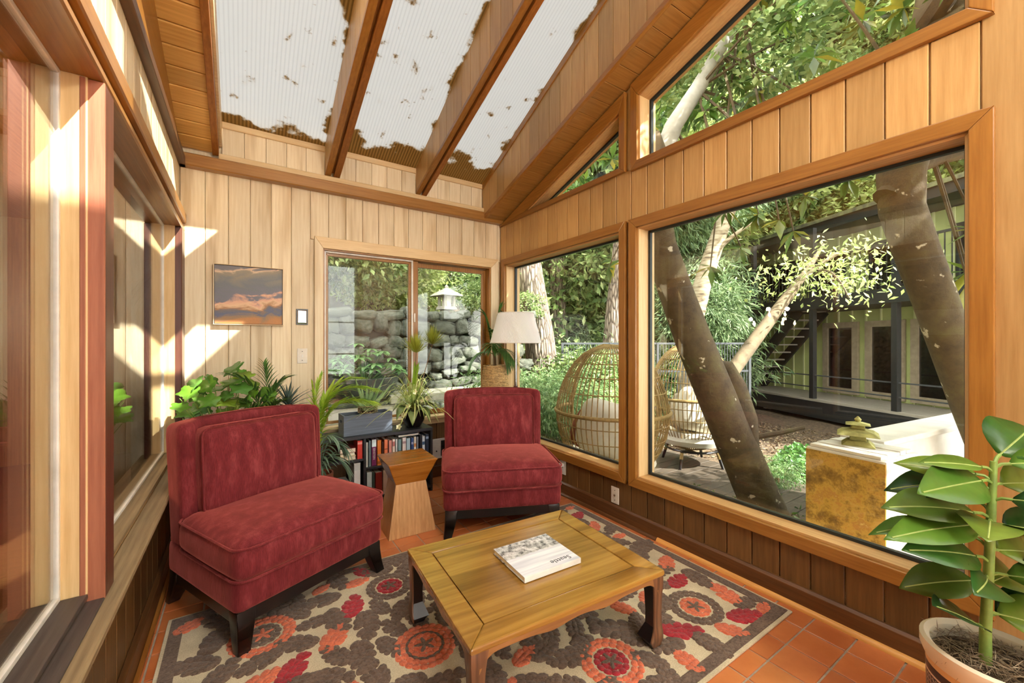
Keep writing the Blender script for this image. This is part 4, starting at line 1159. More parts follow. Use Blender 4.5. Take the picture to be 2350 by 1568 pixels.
mot = [('r_red', (0.16, 1.74), .075, 0.9), ('r_red', (0.43, 2.0), .078, 1.2), ('r_red', (1.88, 1.28), .07, 0.2), ('r_red', (1.89, .95), .078, -.4), ('r_red', (1.57, 1.05), .084, -.6), ('r_red', (1.98, 2.15), .07, .5), ('r_red', (0.53, 2.27), .055, 2.),
       ('r_orange', (.32, 1.83), .08, 1.0), ('r_orange', (.05, 1.74), .068, .4), ('r_orange', (1.98, 1.09), .08, 1.3), ('r_orange', (1.75, .93), .062, -1.), ('r_orange', (1.44, .94), .06, 1.5), ('r_orange', (2.02, .93), .045, .2), ('r_orange', (1.98, 1.42), .07, .6),
       ('r_orange', (1.97, 1.97), .06, .9), ('r_orange', (-.19, 2.25), .06, .5), ('r_orange', (1.47, 1.3), .06, 1.9), ('r_orange', (.93, 1.31), .06, .3), ('r_orange', (.8, 1.18), .068, 1.2), ('r_orange', (.49, 2.18), .055, .1), ('r_orange', (.33, 2.22), .045, .5), ('r_orange', (1.62, 1.28), .05, .8),
       ('r_orange', (2.0, 1.78), .045, 0), ('r_orange', (2.03, 2.28), .04, 0), ('r_orange', (.30, 1.5), .06, .9), ('r_red', (.3, 1.12), .08, .4), ('r_orange', (.05, 1.2), .08, 1.9), ('r_orange', (.95, 1.85), .07, 2.), ('r_red', (1.4, 1.6), .08, 1)]
for mt, (x, y), r, a in mot:
    spray(x - ox, y - oy, r, a, M[mt], 'petal_motif'); placed.append((x - ox, y - oy, r * 0.8))
tries = 0
while tries < 6000:
    tries += 1
    r = rr_.uniform(0.06, 0.1)
    X = rr_.uniform(-RW / 2 + .085, RW / 2 - .085); Y = rr_.uniform(-RD / 2 + .085, RD / 2 - .085)
    if all(math.hypot(X - a, Y - b) > (r * 0.78 + c) * 0.80 for a, b, c in placed):
        spray(X, Y, r, rr_.uniform(0, 6.28), M['r_brown'], 'leaf_motif'); placed.append((X, Y, r * 0.78))

# ================================================================== HOUSE PLANTS
def blade(base, tip, w, up=(0, 0, 1), arch=0.15, n=8, fold=0.12, shape='ovate', thick=0.0, wave=0.0):
    """a leaf from base to tip, with a midrib; returns (verts, faces)"""
    b, t = Vector(base), Vector(tip); d = t - b; L = d.length; dn = d.normalized()
    u = Vector(up); s_ = dn.cross(u)
    if s_.length < 1e-3: s_ = dn.cross(Vector((1, 0, 0)))
    s_.normalize(); u = s_.cross(dn).normalized()
    vs_, fs_ = [], []
    for i in range(n + 1):
        f = i / n
        if shape == 'ovate': k = math.sin(math.pi * min(1, f * 0.985 + 0.015) ** 0.8) ** 0.9
        elif shape == 'strap': k = min(1, f * 6) * (1 - max(0, f - 0.3) / 0.7) ** 0.7
        else: k = (1 - f) ** 0.9
        c = b + d * f + u * arch * L * 4 * f * (1 - f)
        k = max(k, 0.02); hw_ = w / 2 * k
        wv = wave * math.sin(f * 11)
        vs_ += [c + s_ * hw_ + u * (fold * hw_ + wv * hw_), c, c - s_ * hw_ + u * (fold * hw_ - wv * hw_)]
        if i:
            a = 3 * (i - 1)
            fs_ += [(a, a + 1, a + 4, a + 3), (a + 1, a + 2, a + 5, a + 4)]
    return vs_, fs_
def leaf(name, mat, parent, *a, thick=0.0012, **kw):
    vs_, fs_ = blade(*a, **kw)
    me = bpy.data.meshes.new(name); me.from_pydata([tuple(v) for v in vs_], [], fs_)
    bm = bmesh.new(); bm.from_mesh(me); bmesh.ops.remove_doubles(bm, verts=bm.verts, dist=1e-5); bmesh.ops.recalc_face_normals(bm, faces=bm.faces)
    bmesh.ops.solidify(bm, geom=bm.faces[:], thickness=thick)
    bm.to_mesh(me); bm.free()
    me.polygons.foreach_set('use_smooth', [True] * len(me.polygons))
    return obj(name, me, mat, parent)
def frond_mb(mb, pts, n, ll, lw, droop, spread=1.0, up=Vector((0, 0, 1)), rachis=0.004, start=0.15):
    """feather frond along a polyline"""
    pts = [Vector(p) for p in pts]
    def at(f):
        x = f * (len(pts) - 1); i = min(int(x), len(pts) - 2); return pts[i].lerp(pts[i + 1], x - i), (pts[i + 1] - pts[i]).normalized()
    dense = [at(i / 14)[0] for i in range(15)]
    mb.tube(dense, [rachis * (1.1 - 0.8 * i / 14) for i in range(15)], 5)
    for i in range(n):
        f = start + (1 - start) * i / (n - 1)
        p, d = at(f); s_ = d.cross(up)
        if s_.length < 0.05: s_ = d.cross(Vector((1, 0, 0)))
        s_.normalize()
        L = ll * (0.55 + 0.75 * math.sin(math.pi * min(1, 0.15 + f * 0.85)))
        for sg in (-1, 1):
            tip = p + (s_ * sg * spread * (1 - 0.45 * f) + d * (0.55 + 0.6 * f)).normalized() * L - Vector((0, 0, 1)) * droop * L
            v, fc = blade(p, tip, lw, up=tuple(s_.cross(d) if False else up), arch=0.1, n=4, shape='spear' if False else 'strap', fold=0.3)
            mb.add(v, fc)
def curve3(a, b, c, n=8):
    a, b, c = Vector(a), Vector(b), Vector(c)
    return [a * (1 - t) ** 2 + b * 2 * t * (1 - t) + c * t * t for t in [i / n for i in range(n + 1)]]

M['lf_rubber'] = leafmat('rubber_plant_leaves', [(34, 74, 34), (66, 116, 42), (106, 150, 50), (50, 96, 42), (150, 174, 66), (78, 128, 46)], 0.22, 0.3, 'object', 0.5)
M['lf_ivy'] = leafmat('grape_ivy_leaves', [(64, 120, 48), (104, 160, 62), (128, 182, 50), (84, 142, 66), (160, 196, 60)], 0.25, 0.4, 'object')
M['lf_palm'] = leafmat('dark_palm_leaves', [(58, 100, 48), (92, 132, 62), (74, 116, 58)], 0.2, 0.4)
M['lf_lime'] = leafmat('lime_palm_leaves', [(160, 200, 56), (196, 222, 78), (136, 182, 60)], 0.3, 0.4)
M['lf_grey'] = leafmat('grey_green_palm_leaves', [(96, 124, 104), (130, 156, 132), (78, 104, 88)], 0.15, 0.5)
M['lf_dark'] = leafmat('slate_dracaena_leaves', [(62, 82, 80), (92, 112, 106), (54, 70, 64)], 0.1, 0.4)
M['lf_aloe'] = leafmat('aloe_leaves', [(126, 164, 112), (150, 184, 128), (110, 148, 100)], 0.12, 0.4, 'object')
M['lf_spider'] = leafmat('spider_plant_leaves', [(164, 184, 92), (214, 220, 150), (136, 164, 78), (222, 224, 170)], 0.25, 0.4)
M['lf_orchid'] = leafmat('orchid_leaves', [(140, 166, 100), (176, 196, 126), (124, 152, 104)], 0.15, 0.35, 'object')
M['lf_papyrus'] = leafmat('papyrus_heads', [(140, 152, 52), (186, 192, 74), (112, 120, 50)], 0.2, 0.5)
M['stem'] = plain('green_stem', (134, 164, 78), 0.5, nscale=30)
M['rib'] = plain('pale_midrib', (168, 190, 110), 0.5, nscale=30)
M['bark'] = plain('brown_stem', (120, 92, 60), 0.8, nscale=30)
M['soil'] = plain('potting_soil', (70, 56, 44), 0.95, nscale=60, bmp=0.8)
M['moss'] = leafmat('dry_moss_strands', [(150, 132, 108), (110, 92, 74), (182, 166, 140)], 0.0, 0.9)

# ---- rubber plant by the right wall
def potmat():
    m, nt, b = nodes('painted_pot')
    tc = nn(nt, 'ShaderNodeTexCoord'); sep = nn(nt, 'ShaderNodeSeparateXYZ'); nt.links.new(tc.outputs['Object'], sep.inputs[0])
    at = nn(nt, 'ShaderNodeMath', operation='ARCTAN2'); nt.links.new(sep.outputs['Y'], at.inputs[0]); nt.links.new(sep.outputs['X'], at.inputs[1])
    cb = nn(nt, 'ShaderNodeCombineXYZ'); sx = nn(nt, 'ShaderNodeMath', operation='MULTIPLY'); nt.links.new(at.outputs[0], sx.inputs[0]); sx.inputs[1].default_value = 0.14
    nt.links.new(sx.outputs[0], cb.inputs[0]); nt.links.new(sep.outputs['Z'], cb.inputs[1])
    mp = nn(nt, 'ShaderNodeMapping'); mp.inputs['Rotation'].default_value = (0, 0, 0.78); nt.links.new(cb.outputs[0], mp.inputs[0])
    br = nn(nt, 'ShaderNodeTexBrick', Scale=26.0); br.inputs['Mortar Size'].default_value = 0.09
    br.inputs['Color1'].default_value = lin((236, 232, 222)); br.inputs['Color2'].default_value = lin((226, 222, 214)); br.inputs['Mortar'].default_value = lin((40, 42, 60))
    nt.links.new(mp.outputs[0], br.inputs['Vector'])
    r = ramp(nt, [(0.0, (0, 0, 0, 1)), (0.275, (1, 1, 1, 1)), (0.276, (0.5, 0.5, 0.5, 1)), (0.30, (0.5, 0.5, 0.5, 1)), (0.301, (0, 0, 0, 1))])
    r.color_ramp.interpolation = 'CONSTANT'
    nt.links.new(sep.outputs['Z'], r.inputs[0])
    r2 = ramp(nt, [(0.0, (236, 228, 210)), (0.26, (236, 228, 210)), (0.262, (44, 40, 56)), (0.285, (44, 40, 56)), (0.287, (226, 190, 132)), (0.305, (226, 190, 132)), (0.306, (232, 222, 198))])
    r2.color_ramp.interpolation = 'CONSTANT'; nt.links.new(sep.outputs['Z'], r2.inputs[0])
    lt = nn(nt, 'ShaderNodeMath', operation='LESS_THAN'); nt.links.new(sep.outputs['Z'], lt.inputs[0]); lt.inputs[1].default_value = 0.26
    nt.links.new(mixc(nt, lt.outputs[0], r2.outputs[0], br.outputs['Color']), b.inputs['Base Color'])
    b.inputs['Roughness'].default_value = 0.3
    return m
rp = thing('rubber_plant', 'rubber plant with big glossy leaves in a painted pot by the right wall', 'plant', (1.782, 0.205, 0.001))
MB().lathe([(0.10, 0), (0.125, 0.05), (0.138, 0.2), (0.14, 0.3), (0.153, 0.335), (0.153, 0.36), (0.143, 0.366), (0.131, 0.355), (0.128, 0.31), (0.0, 0.305)], 48).build('pot', potmat(), rp, smooth=True)
MB().lathe([(0.0, 0.325), (0.08, 0.33), (0.128, 0.32)], 24, cap=False).build('soil', M['soil'], rp, smooth=True)
nr_ = np.random.default_rng(3); n = 900
th_ = nr_.uniform(0, 6.28, n); rad_ = 0.12 * np.sqrt(nr_.uniform(0, 1, n))
P_ = np.stack([rad_ * np.cos(th_), rad_ * np.sin(th_), 0.33 + nr_.uniform(0, 0.02, n)], 1)
D_ = nr_.normal(size=(n, 3)) * np.array([1, 1, 0.35])
tag(obj('moss', leaf_cloud('moss', P_, D_, nr_.uniform(0.03, 0.06, n), 0.0028, M['moss'], nr_, 0.0), None, rp), kind='stuff')
org = Vector(rp.location)
stem_pts = [Vector(p) - org for p in ((1.774, 0.222, 0.31), (1.774, 0.222, 0.42), (1.785, 0.217, 0.6), (1.788, 0.213, 0.75), (1.794, 0.209, 0.905))]
MB().tube(stem_pts, [0.014, 0.013, 0.0115, 0.0105, 0.008], 10).build('stem', M['stem'], rp, smooth=True)
RL = [((1.792, .21, .873), (1.62, .33, .90), .05), ((1.791, .211, .848), (1.69, .40, .87), .06), ((1.791, .211, .842), (1.528, .313, .835), .1), ((1.79, .212, .823), (1.68, .42, .78), .085),
      ((1.787, .214, .742), (1.555, .395, .762), .1), ((1.786, .214, .717), (1.48, .37, .70), .085), ((1.784, .216, .679), (1.56, .425, .67), .085), ((1.782, .217, .617), (1.51, .34, .675), .09),
      ((1.78, .219, .567), (1.56, .215, .60), .085), ((1.779, .219, .554), (1.66, .38, .50), .09), ((1.773, .223, .415), (1.565, .29, .53), .09), ((1.786, .214, .729), (1.545, .19, .75), .1),
      ((1.787, .213, .754), (1.95, .36, .80), .1), ((1.783, .216, .654), (1.86, .42, .70), .09), ((1.794, .209, .895), (1.98, .16, .985), .13), ((1.793, .21, .885), (1.90, .02, .92), .09),
      ((1.791, .211, .829), (2.05, .135, .80), .1), ((1.789, .212, .792), (1.76, -.03, .82), .1), ((1.786, .214, .717), (1.99, .08, .68), .1), ((1.785, .215, .692), (1.62, .02, .76), .1),
      ((1.783, .217, .642), (2.04, .143, .58), .11), ((1.78, .218, .579), (1.88, .0, .57), .11), ((1.779, .219, .542), (2.06, .2, .50), .1), ((1.775, .221, .467), (1.95, .10, .40), .11), ((1.774, .222, .45), (2.03, .12, .45), .1)]
for i, (b, t, w_) in enumerate(RL):
    b, t = Vector(b) - org, Vector(t) - org
    ux, uy, ar = RNG.uniform(-.9, -.1), RNG.uniform(-.9, -.1), RNG.uniform(0.02, 0.1)
    pb = b.lerp(t, 0.16) + Vector((0, 0, 0.012))
    lf = leaf('leaf', M['lf_rubber'], rp, pb, t, w_ * 1.25, up=(ux, uy, 1), arch=ar, n=12, fold=0.22, wave=0.06, thick=0.0007)
    MB().tube([Vector(v) for v in blade(pb, t, w_, up=(ux, uy, 1), arch=ar, n=12)[0][1::3]][:-1], 0.0022, 5).build('midrib', M['rib'], lf, smooth=True)
    MB().tube([b, b.lerp(pb, 0.5) + Vector((0, 0, 0.006)), pb], 0.0045, 6).build('leaf_stalk', M['stem'], rp, smooth=True)

# ---- planters behind the left chair
def pot(parent, r, h, mat, z=0):
    MB().lathe([(r * .75, z), (r * .95, z + h * .6), (r, z + h), (r * .9, z + h), (r * .86, z + h * .9), (0, z + h * .88)], 28).build('pot', mat, parent, smooth=True)
M['terracotta'] = plain('terracotta_pot', (150, 84, 60), 0.8)
def lobed(size):
    pts = []
    for k in range(40):
        t = 2 * math.pi * k / 40
        r = 0.62 + 0.30 * abs(math.cos(2.5 * (t - math.pi / 2))) ** 1.3 + 0.03 * math.cos(20 * t)
        r *= 1.0 if math.sin(t) > -0.75 else 0.62
        pts.append((size * 0.5 * r * 1.15 * math.cos(t), size * 0.5 * r * (1.15 * math.sin(t)) + size * 0.35))
    vs_ = [(0, 0, 0), (0, size * 0.4, -0.006)] + [(x, y, 0.22 * (x * x) / size - 0.12 * (y - size * .3) ** 2 / size) for x, y in pts]
    fs_ = [(1, 2 + k, 2 + (k + 1) % 40) for k in range(40)]
    me = bpy.data.meshes.new('leaf'); me.from_pydata(vs_[1:], [], [tuple(i - 1 for i in f) for f in fs_])
    me.polygons.foreach_set('use_smooth', [True] * 40)
    bm = bmesh.new(); bm.from_mesh(me); bmesh.ops.solidify(bm, geom=bm.faces[:], thickness=0.0012); bm.to_mesh(me); bm.free()
    return me
iv = thing('grape_ivy', 'bushy ivy with broad lobed leaves in the corner behind the left chair', 'plant', (-0.1, 3.1, 0.0005))
pot(iv, 0.13, 0.5, M['terracotta']); ivo = Vector(iv.location)
lm_ = lobed(0.125)
IV = [(-.302, 3.0, .92), (-.267, 2.95, .856), (-.171, 2.98, .855), (-.114, 3.02, .895), (-.056, 3.05, .975), (-.062, 3.12, 1.038), (-.012, 3.1, 1.004), (-.02, 3.0, .922), (.042, 3.08, .883), (-.194, 3.12, .924), (-.235, 3.1, .876), (.101, 3.1, .876), (-.081, 2.98, .853), (.007, 3.0, .834), (-.272, 3.05, .95), (.124, 3.05, .825), (-.139, 3.1, .936), (.067, 3.15, .945),
      (-.2, 3.06, .80), (-.12, 3.04, .79), (-.05, 3.08, .80), (-.25, 3.1, .79), (.05, 3.1, .79), (-.29, 3.02, .80), (-.15, 3.15, .98), (-.08, 3.2, .97), (-.21, 3.2, .90), (0.0, 3.2, 1.0)]
r5 = random.Random(8)
for p in IV:
    p = Vector(p) - ivo
    e = Euler((math.radians(r5.uniform(25, 75)), math.radians(r5.uniform(-25, 25)), math.radians(r5.uniform(-70, 50))))
    o = obj('leaf', lm_, M['lf_ivy'], iv, p, e); s_ = r5.uniform(0.75, 1.15); o.scale = (s_, s_, s_)
    MB().tube(curve3((0, 0, 0.42), (p.x * 0.4, p.y * 0.4, p.z * 0.8), p, 6), 0.0025, 5).build('leaf_stalk', M['stem'], iv)
def palm(name, label, base, mat, fronds, pz, pr_, stalk=True, potm=None):
    t = thing(name, label, 'plant', base); bo = Vector(base)
    if pz: pot(t, pr_, pz, potm or M['terracotta'])
    for (pts, n, ll, lw, dr) in fronds:
        mb = MB(); q_ = curve3(*[Vector(p) - bo for p in pts])
        frond_mb(mb, q_, n, ll, lw, dr)
        mb.build('frond', mat, t, smooth=True)
    return t
pb_ = (0.13, 3.16, 0.0005)
palm('parlour_palm', 'dark green feather palm behind the middle of the left chair', pb_, M['lf_palm'],
     [(((.13, 3.16, .4), (.14, 3.14, .98), (-.06, 3.06, 1.04)), 20, .17, .016, .25), (((.13, 3.16, .4), (.11, 3.12, .95), (.24, 3.08, 1.0)), 18, .15, .016, .2),
      (((.13, 3.16, .4), (.12, 3.1, .8), (.20, 2.98, .86)), 18, .14, .015, .1), (((.13, 3.16, .4), (.12, 3.1, .82), (-.02, 2.95, .90)), 18, .14, .015, .2), (((.13, 3.16, .4), (.15, 3.16, .9), (.12, 3.2, 1.08)), 18, .14, .016, .1)], 0.4, 0.11)
dr = thing('dracaena', 'slate grey spiky dracaena rosette beside the right edge of the left chair', 'plant', (0.262, 3.08, 0.0005))
pot(dr, 0.075, 0.45, M['terracotta'])
MB().tube([(0, 0, 0.4), (-0.01, 0, 0.82)], 0.008, 6).build('stem', M['bark'], dr)
for k in range(26):
    a = k * 2.4; el = 0.15 + 1.2 * (k / 26)
    tip = Vector((math.cos(a) * math.cos(el), math.sin(a) * math.cos(el), math.sin(el))) * (0.14 + 0.03 * (k % 3))
    leaf('leaf', M['lf_dark'], dr, (-0.01, 0, 0.80 + 0.0015 * k), Vector((-0.01, 0, 0.81)) + tip, 0.017, arch=0.06, n=5, shape='strap', fold=0.3)
palm('lime_palm', 'lime green palm with long arching fronds left of the sliding window', (0.43, 3.07, 0.0005), M['lf_lime'],
     [(((.43, 3.07, .35), (.36, 3.12, 1.02), (.80, 3.08, .90)), 34, .17, .02, .28), (((.43, 3.07, .35), (.40, 3.08, .92), (.76, 2.98, .82)), 34, .17, .02, .3), (((.43, 3.07, .35), (.40, 3.1, 1.0), (.70, 3.12, .98)), 30, .15, .018, .25),
      (((.43, 3.07, .35), (.38, 3.1, .8), (.46, 3.12, 1.0)), 18, .11, .012, .1), (((.43, 3.07, .35), (.43, 3.1, .7), (.40, 3.1, .95)), 16, .1, .012, .2)], 0.34, 0.1)
palm('grey_palm', 'low grey green fan of drooping fronds beside the bookcase', (0.42, 2.93, 0.0005), M['lf_grey'],
     [(((.42, 2.93, .28), (.44, 2.92, .70), (.55, 2.93, .55)), 16, .15, .016, .8), (((.42, 2.93, .28), (.45, 2.93, .6), (.57, 2.9, .42)), 16, .15, .016, .6), (((.42, 2.93, .28), (.42, 2.9, .72), (.50, 2.84, .62)), 14, .13, .015, .7), (((.42, 2.93, .28), (.36, 2.95, .7), (.38, 2.9, .68)), 12, .12, .014, .6)], 0.27, 0.06)
# ---- aloe in the crate
al = thing('aloe_plant', 'pale green aloe in a latticed metal pot inside the crate', 'plant', (0.828, 3.325, 0.5415))
MB().lathe([(0.05, 0), (0.062, 0.165), (0.056, 0.165), (0.05, 0.15), (0, 0.148)], 28).build('pot', M['black'], al, smooth=True)
mb = MB()
for k in range(20):
    a0 = 2 * math.pi * k / 20; a1 = a0 + 2 * math.pi / 20
    for u, v in ((a0, a1), (a1, a0)):
        mb.tube([(0.0725 * math.cos(u + (v - u) * f), 0.0725 * math.sin(u + (v - u) * f), 0.15 + 0.045 * f) for f in (0, .5, 1)], 0.0022, 5)
for z in (0.148, 0.197): mb.tube([(0.0735 * math.cos(2 * math.pi * k / 40), 0.0735 * math.sin(2 * math.pi * k / 40), z) for k in range(40)], 0.0035, 6, True)
mb.build('lattice_collar', plain('aged_brass', (170, 152, 120), 0.35, 0.8), al)
ao = Vector(al.location)
for i, (tp, w_) in enumerate(zip([(.717, 3.3, 1.0), (.83, 3.36, .96), (.836, 3.25, .903), (.897, 3.34, .944), (.959, 3.3, .972), (1.027, 3.28, .921), (.671, 3.26, .869), (.792, 3.4, .91), (.892, 3.2, .904), (.655, 3.34, .83), (.98, 3.4, .84)], [.034] * 11)):
    v, f = blade(Vector((0.0, 0, 0.14)), Vector(tp) - ao, w_ * 1.35, up=(0.1, -0.8, 0.6), arch=-0.05, n=8, shape='spear', fold=0.35)
    me = bpy.data.meshes.new('leaf'); me.from_pydata([tuple(x) for x in v], [], f)
    bm = bmesh.new(); bm.from_mesh(me); bmesh.ops.solidify(bm, geom=bm.faces[:], thickness=0.009); bm.to_mesh(me); bm.free()
    me.polygons.foreach_set('use_smooth', [True] * len(me.polygons))
    obj('leaf', me, M['lf_aloe'], al)
# ---- bowl arrangement
bw = thing('bowl_planter', 'black bowl of orchid leaves, spider plant and papyrus on the bookcase', 'plant', (1.205, 3.325, 0.5305))
MB().lathe([(0.055, 0), (0.06, 0.006), (0.085, 0.05), (0.106, 0.1), (0.112, 0.145), (0.104, 0.15), (0.098, 0.14), (0, 0.13)], 36).build('bowl', M['black'], bw, smooth=True)
r6 = random.Random(21)
mb = MB()
for k in range(190):
    a = r6.uniform(0, 6.28); L = r6.uniform(0.18, 0.42); el = r6.uniform(0.35, 1.35); k_ = r6.uniform(0.0, 0.045)
    b0 = Vector((k_ * math.cos(a), k_ * math.sin(a), 0.14))
    hor = L * math.cos(el) * (2.0 if math.cos(a) < 0 else 1.5); 
    if math.sin(a) > 0: hor *= 0.35
    top = b0 + Vector((math.cos(a) * hor * 0.6, math.sin(a) * hor * 0.6, L * math.sin(el) * 1.1))
    end = b0 + Vector((math.cos(a) * hor * 1.25, math.sin(a) * hor * 1.1, L * math.sin(el) * 0.75 - 0.11 * math.cos(el)))
    pts = curve3(b0, top, end, 6)
    for q1, q2, w1, w2 in zip(pts, pts[1:], [1, 1, .95, .85, .7, .45], [1, .95, .85, .7, .45, .05]):
        d = (q2 - q1).normalized(); s_ = d.cross(Vector((0, 0, 1)));
        if s_.length < .01: s_ = Vector((1, 0, 0))
        s_.normalize(); s_ *= 0.0062
        nb = len(mb.v); mb.v += [tuple(q1 + s_ * w1), tuple(q1 - s_ * w1), tuple(q2 - s_ * w2), tuple(q2 + s_ * w2)]; mb.f.append((nb, nb + 1, nb + 2, nb + 3))
mb.build('spider_leaves', M['lf_spider'], bw)
for a, L, z, w_ in ((3.7, .21, .03, .10), (4.35, .18, -.02, .085), (5.1, .2, .0, .09), (5.6, .22, .04, .10), (3.1, .18, .08, .08), (6.1, .2, .08, .10), (4.8, .15, .16, .085), (5.5, .16, .2, .085), (4.0, .14, .14, .08)):
    leaf('broad_leaf', M['lf_orchid'], bw, (0.02 * math.cos(a), 0.02 * math.sin(a), 0.145), (math.cos(a) * L, math.sin(a) * L * .9, 0.145 + z - .09), w_, arch=0.3, n=8, fold=0.25, thick=0.002)
M['orchid_fl'] = leafmat('orchid_petals', [(236, 222, 160), (242, 232, 190), (226, 204, 140)], 0.3, 0.6)
for (x, y, z) in ((-.09, -.11, .19), (-.12, -.08, .12), (.03, -.10, .22), (-.02, -.07, .30), (.085, -.08, .24), (-.16, -.09, .03)):
    mb = MB()
    for k in range(5):
        a = 2 * math.pi * k / 5
        v, f = blade((x, y, z), (x + .026 * math.cos(a), y - .012, z + .026 * math.sin(a)), .022, up=(0, -1, 0), arch=.1, n=4, fold=.1); mb.add(v, f)
    mb.build('flower', M['orchid_fl'], bw, smooth=True)
for k in range(9):
    a = k * .7; MB().tube(curve3((0.01 * math.cos(a), 0.01 * math.sin(a), .14), (0.012 * math.cos(a), .01, .4), (0.02 * math.cos(a) + .03, .01 * math.sin(a), .50 + .012 * k % .06)), .0035, 5).build('stalk', M['lf_lime'], bw, smooth=True)
for (hx, hy, hz, tx) in ((0.024, 0.005, 0.62, 0.024), (0.19, 0.05, 0.69, 0.21)):
    st_ = MB().tube(curve3((0.01, 0, .14), (hx * 0.6, hy * .5, hz * .7), (hx, hy, hz)), .003, 6).build('papyrus_stalk', M['bark'], bw)
    mb = MB()
    for k in range(150):
        a = r6.uniform(0, 6.28); el = r6.uniform(0.3, 1.5); L = r6.uniform(.13, .19)
        tip = Vector((hx, hy, hz)) + Vector((math.cos(a) * math.cos(el), math.sin(a) * math.cos(el), math.sin(el))) * L
        v, f = blade((hx, hy, hz), tip, .009, arch=-.03, n=3, shape='strap'); mb.add(v, f)
    mb.build('papyrus_head', M['lf_papyrus'], bw)
# ---- palm in a woven basket on a corner stand
sd = thing('plant_stand', 'wooden plant stand in the back right corner under the palm basket', 'stand', (2.015, 3.335, 0))
MB().lathe([(0.13, 0.775), (0.13, 0.8)], 28).build('stand_top', M['rafter'], sd)
for k in range(4):
    a = math.pi / 4 + k * math.pi / 2
    MB().tube([(0.115 * math.cos(a), 0.115 * math.sin(a), 0), (0.09 * math.cos(a), 0.09 * math.sin(a), 0.78)], 0.012, 8).build('leg', M['rafter'], sd)
bp = thing('basket_palm', 'feather palm in a woven straw basket in the back right corner', 'plant', (2.015, 3.335, 0.8005))
mb = MB(); rj = random.Random(4)
for i in range(15):
    z = 0.008 + i * 0.0145; r = 0.126 - 0.018 * (i / 14) 
    mb.tube([((r + rj.uniform(-.004, .004)) * math.cos(2 * math.pi * k / 44), (r + rj.uniform(-.004, .004)) * math.sin(2 * math.pi * k / 44), z + rj.uniform(-.003, .003)) for k in range(44)], 0.009, 6, True)
mb.build('basket', plain('straw_weave', (216, 180, 124), 0.85, nscale=50, amount=0.5, bmp=0.6), bp, smooth=True)
MB().lathe([(0.11, 0.0), (0.1, 0.18), (0, 0.185)], 20).build('soil', M['soil'], bp)
MB().tube([(0, 0, 0.18), (0.0, 0.01, 0.30), (-0.02, 0.02, 0.4)], [0.016, 0.014, 0.01], 8).build('stem', M['bark'], bp, smooth=True)
for pts, n, ll, dr_ in (((( -.01, .01, .32), (-.06, .05, .75), (-.10, .07, .70)), 18, .10, .2), (((-.01, .01, .32), (-.12, .1, .42), (-.20, .13, .20)), 18, .10, .5), (((0, .01, .32), (.05, -.02, .42), (.09, -.06, .24)), 18, .11, .5), (((0, .01, .32), (.03, -.02, .8), (.05, -.02, .74)), 16, .10, .1),
                        (((-.01, .01, .34), (-.05, -.02, .6), (-.04, -.08, .52)), 16, .1, .3), (((0, .01, .34), (.02, -.12, .45), (.05, -.26, .26)), 16, .09, .5), (((0, .01, .34), (-.08, -.1, .5), (-.13, -.16, .38)), 16, .09, .4)):
    mb = MB(); frond_mb(mb, curve3(*pts), n + 4, ll * 1.35, .015, dr_); mb.build('frond', M['lf_palm'], bp, smooth=True)
# ================================================================== THE NEXT ROOM: CHANDELIER AND PICTURE
def emit(name, col, st):
    m, nt, b = nodes(name)
    b.inputs['Base Color'].default_value = (1, 1, 1, 1)
    b.inputs['Emission Color'].default_value = col; b.inputs['Emission Strength'].default_value = st
    return m
M['bulb'] = emit('lit_candle_bulb', (1.0, 0.78, 0.45, 1), 60.0)
chn = thing('chandelier', 'lit brass candle chandelier in the next room, mirrored in the big window', 'chandelier', (-2.6, 3.15, 1.4))
M['brass'] = plain('dark_brass', (120, 92, 52), 0.35, 0.9)
MB().tube([(0.3 * math.cos(2 * math.pi * k / 40), 0.3 * math.sin(2 * math.pi * k / 40), 0.0) for k in range(40)], 0.009, 8, True).build('ring', M['brass'], chn, smooth=True)
MB().tube([(0, 0, 0), (0, 0, 1.1)], 0.008, 8).build('rod', M['brass'], chn)
for k in range(8):
    a = 2 * math.pi * k / 8; z = 0.0 if k % 3 else 0.14; r = 0.3 if k % 3 else 0.16
    x, y = r * math.cos(a), r * math.sin(a)
    MB().tube(curve3((0, 0, 0.25), (x * .6, y * .6, z - .05), (x, y, z)), 0.006, 6).build('arm', M['brass'], chn)
    cs = MB().tube([(x, y, z), (x, y, z + 0.1)], 0.011, 8).build('candle_sleeve', M['white'], chn, smooth=True)
    MB().lathe([(0.004, 0.1), (0.016, 0.118), (0.018, 0.135), (0.01, 0.16), (0.002, 0.185)], 10, (x, y, z)).build('bulb', M['bulb'], cs, smooth=True)
    if k % 2 == 0:
        ld = bpy.data.lights.new('bulb_light', 'POINT'); ld.energy = 22; ld.color = (1.0, 0.75, 0.45); ld.shadow_soft_size = 0.03
        lo = bpy.data.objects.new('bulb_light', ld); COL.objects.link(lo); lo.parent = chn; lo.location = (x * 1.2, y * 1.2, z + 0.22)
fp = thing('framed_print', 'wide framed grey print on the far wall of the next room', 'picture', (-4.585, 1.55, 1.55))
MB().box(0, 0.02, -0.36, 0.36, -0.22, 0.22).build('mat_board', plain('grey_print', (196, 192, 176), 0.5, nscale=6, amount=0.3), fp)
q_ = [(-0.36, -0.22), (0.36, -0.22), (0.36, 0.22), (-0.36, 0.22)]
ring(fp, 'frame', offset(q_, [-0.02] * 4), q_, FX, 0, 0.03, [M['brass']], 0.002)

